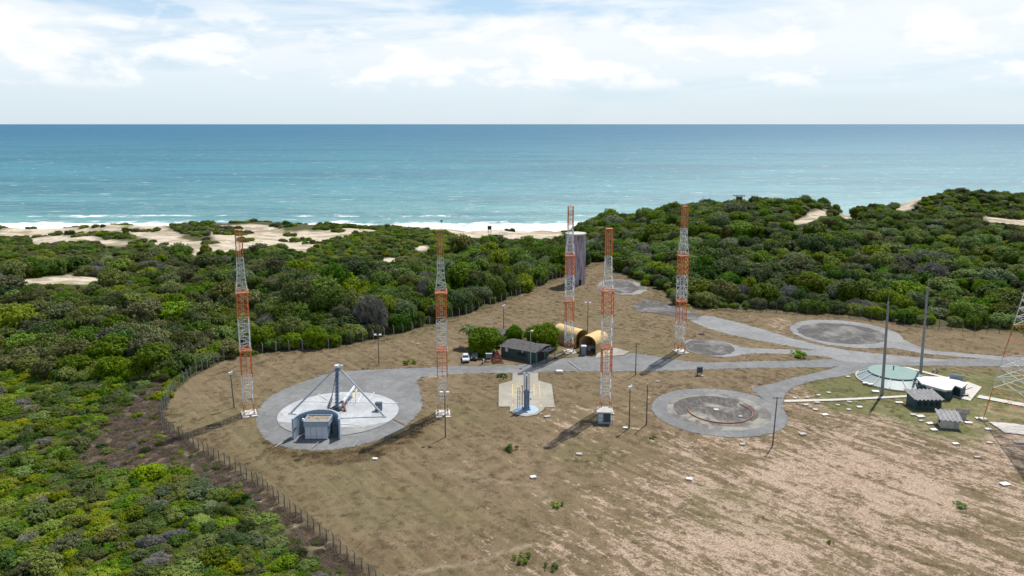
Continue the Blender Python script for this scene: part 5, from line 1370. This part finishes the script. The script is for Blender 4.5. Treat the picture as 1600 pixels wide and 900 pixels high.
# the rest: one object each, instancing the crowns of the standing plants
def scatter(name, label, rows):
    me_ = bpy.data.meshes.new(name); V = np.array([[r_[0], r_[1], r_[2]] for r_ in rows], np.float32)
    me_.vertices.add(len(V)); me_.vertices.foreach_set('co', V.ravel())
    def at(nm, typ, vals, key='value'):
        a = me_.attributes.new(nm, typ, 'POINT'); a.data.foreach_set(key, np.array(vals).ravel())
    keys = []
    for r_ in rows:
        kk = (r_[5], r_[6])
        if kk not in keys: keys.append(kk)
    at('sort', 'INT', np.array([keys.index((r_[5], r_[6])) for r_ in rows], np.int32))
    at('size', 'FLOAT_VECTOR', np.array([[r_[3]*rng.uniform(.72,1.3), r_[3]*rng.uniform(.72,1.3), r_[4]] for r_ in rows], np.float32), 'vector')
    at('turn', 'FLOAT_VECTOR', np.array([[rng.uniform(-.2,.2), rng.uniform(-.2,.2), r_[7]] for r_ in rows], np.float32), 'vector')
    o = link(bpy.data.objects.new(name, me_)); tag(o, label, name.replace('_', ' '), kind='stuff')
    ng = bpy.data.node_groups.new(name, 'GeometryNodeTree')
    ng.interface.new_socket('Geometry', in_out='INPUT', socket_type='NodeSocketGeometry'); ng.interface.new_socket('Geometry', in_out='OUTPUT', socket_type='NodeSocketGeometry')
    N = ng.nodes; Lk = ng.links; gi = N.new('NodeGroupInput'); gout = N.new('NodeGroupOutput'); jn = N.new('GeometryNodeJoinGeometry')
    def na(nm, dt): n = N.new('GeometryNodeInputNamedAttribute'); n.data_type = dt; n.inputs['Name'].default_value = nm; return n.outputs['Attribute']
    so_, si, tu = na('sort', 'INT'), na('size', 'FLOAT_VECTOR'), na('turn', 'FLOAT_VECTOR')
    for i, kk in enumerate(keys):
        src = SRC[kk]
        oi = N.new('GeometryNodeObjectInfo'); oi.transform_space = 'ORIGINAL'; oi.inputs['Object'].default_value = src; oi.inputs['As Instance'].default_value = True
        cmp_ = N.new('FunctionNodeCompare'); cmp_.data_type = 'INT'; cmp_.operation = 'EQUAL'
        Lk.new(so_, cmp_.inputs[2]); cmp_.inputs[3].default_value = i
        ip = N.new('GeometryNodeInstanceOnPoints'); Lk.new(gi.outputs[0], ip.inputs['Points']); Lk.new(cmp_.outputs[0], ip.inputs['Selection'])
        Lk.new(oi.outputs['Geometry'], ip.inputs['Instance']); Lk.new(tu, ip.inputs['Rotation']); Lk.new(si, ip.inputs['Scale'])
        Lk.new(ip.outputs[0], jn.inputs[0])
    Lk.new(jn.outputs[0], gout.inputs[0])
    o.modifiers.new('Scatter', 'NODES').node_group = ng
    return o
SRC = {}
for o in list(COL.objects):
    if o.type == 'MESH' and o.parent is not None:
        for sp, ml in SPEC.items():
            for vi, m_ in enumerate(ml):
                if o.data == m_ and (sp, vi) not in SRC: SRC[(sp, vi)] = o
# green weeds standing alone in the dry field double as the source of the low growth
WEEDS = [((800,703),1.5,'bright green weed clump in the field below the rocket apron'),((871,790),1.0,'dark green weed clump in the middle of the lower field'),
 ((816,874),1.3,'bright green weed clump at the bottom edge of the picture, left one'),((860,888),1.0,'green weed clump at the bottom edge of the picture, right one'),((1498,790),1.1,'low green weed patch in the lower right field'),
 ((1298,849),.6,'tiny green weed tuft in the lower right field'),((785,590),1.5,'green weed clump left of the rocket apron entrance'),((642,568),1.7,'green weed clump above the main road, left of the cars'),
 ((1247,556),2.3,'green brushy clump on the grass island between the two roads'),((1020,684),.8,'green weed tuft near the bare dark pole')]
for p, r, lab in WEEDS:
    x, y = P(*p); t = thing('weed_clump', lab, 'weed clump', (x, y, 0), random.random()*6, 'green weeds in the dry field')
    t.scale = (r, r*.9, r*.8); o = link(bpy.data.objects.new('leaves', SPEC['g_weed'][int(r*10) % 3]), t)
for sp, nm, cat, lab, xy in (('g_brown','dead_brush','dead brush','brown dead brush clump right against the outer corner of the left fence',(236,668)),('g_dry','grass_tuft','grass tuft','dry grass tuft at the left foot of the large launch pad',(398,694)),('g_cover','creeper_patch','creeper','low green creeper patch outside the left fence corner',(205,700))):
    x, y = P(*xy); t = thing(nm, lab, cat, (x, y, terr1(x, y)), 0); t.scale = (1,1,.8); o = link(bpy.data.objects.new('leaves' if nm != 'dead_brush' else 'twigs', SPEC[sp][0]), t); SRC[(sp,0)] = o
rest = [p for i, p in enumerate(PLANTS) if i not in IND]
rest = [[*p[:2], p[2]-.1, *p[3:]] for p in rest]
for p in rest:
    if (p[5], p[6]) not in SRC:
        alts = [kk for kk in SRC if kk[0] == p[5]]
        if alts: p[6] = alts[0][1]
        else: p[5], p[6] = 't_dark' if ('t_dark',0) in SRC else list(SRC)[0][0], 0
scatter('coastal_thicket', 'dense mixed green coastal thicket filling the slopes and dunes', [p for p in rest if p[8]])
scatter('low_scrub', 'low mixed green scrub left of the fence', [p for p in rest if not p[8]])
scatter('dead_brush_cover', 'brown dead brush along the outside of the left fence', [p for p in LOW if p[5] == 'g_brown'])
scatter('ground_creeper', 'low green creepers between the shrubs', [p for p in LOW if p[5] == 'g_cover'])
scatter('dry_grass', 'dry tufted grass of the field', [p for p in LOW if p[5] == 'g_dry'])
print('PLANTS', len(PLANTS), 'IND', len(IND), 'LOW', len(LOW))

# garden trees by the hut
GT = [((756,556),4.9,6.2,'garden','large spreading green tree shading the parked cars',4),
      ((804,541),2.6,5.0,'garden','round bright green tree behind the left end of the green hut',5),
      ((848,549),4.7,6.4,'garden','broad bright green tree behind the right end of the green hut',6)]
for p, r, h, s_, lab, sd2 in GT:
    x, y = P(*p); t = thing('tree', lab, 'tree', (x, y+r*.55, 0), random.random()*6, 'garden trees round the green hut')
    m_ = crown('crown', L[s_], 200+sd2, leaves=22000, leaf=.032, H=1.3, lumps=24, lr=(.20,.38), wide=.74, base=.45)
    c_ = bpy.data.objects.new('crown', m_); link(c_, t); c_.scale = (r, r, h/1.3)
    tr_ = bpy.data.objects.new('trunk', TRUNK); link(tr_, t); tr_.scale = (r, r, h*.7)
def palm(x, y, z, h, lab, fr=13, fl=3.0, grp=None):
    t = thing('palm_tree', lab, 'palm tree', (x, y, z), random.random()*6, grp)
    b = MB(); q = [(0,0,0),(.15,.05,h*.35),(.3,.0,h*.7),(.35,0,h)]
    for a, c in zip(q, q[1:]): b.bar(a, c, .17, .14, 7)
    b.build('trunk', M_bark, t)
    for i in range(fr):
        a = 2*math.pi*i/fr+random.uniform(-.2,.2); up = random.uniform(.1,.9); b = MB(); prev = None
        pts_ = []
        for s_ in range(9):
            f = s_/8; rr = fl*f*(1-.15*up); zz_ = h+fl*(up*f-(.55+.45*up)*f*f)
            pts_.append(Vector((.35+rr*math.cos(a), rr*math.sin(a), zz_)))
        side = Vector((-math.sin(a), math.cos(a), 0))
        for s_ in range(8):
            p0, p1 = pts_[s_], pts_[s_+1]; b.bar(p0, p1, .03, n=3)
            for g in (.0,.5):
                m_ = p0+(p1-p0)*g; wl_ = fl*.24*math.sin(math.pi*min(1,(s_+g+.8)/9))
                for sg in (-1,1):
                    tip = m_+side*sg*wl_+(p1-p0)*.8+Vector((0,0,-.35*wl_)); n_ = (p1-p0).normalized()*.16
                    b.add([m_-n_, m_+n_, tip],[(0,1,2)])
        me_o = b.build('frond', L['palm'], t); at_ = me_o.data.attributes.new('tint','FLOAT','FACE'); at_.data.foreach_set('value', np.random.default_rng(i).uniform(.1,.9,len(me_o.data.polygons)).astype(np.float32))
x, y = P(734, 543); palm(x, y, 0, 5.2, 'dark green coconut palm behind the left edge of the big shade tree', fr=26, fl=3.1, grp='coconut palms by the hut')
x, y = P(826, 545); palm(x, y+1, 0, 4.2, 'pale palm between the two bright green trees behind the hut', fr=20, fl=2.8, grp='coconut palms by the hut')
for p, h, lab in (((636,369),5,'tiny palm leftmost of the three by the surf'),((648,369),6,'tiny palm in the middle of the three by the surf'),((655,370),4.5,'tiny palm rightmost of the three by the surf')):
    x, y = hit(*p); palm(x, y, terr1(x, y), h*.6, lab, 9, 1.8, 'palms by the surf')
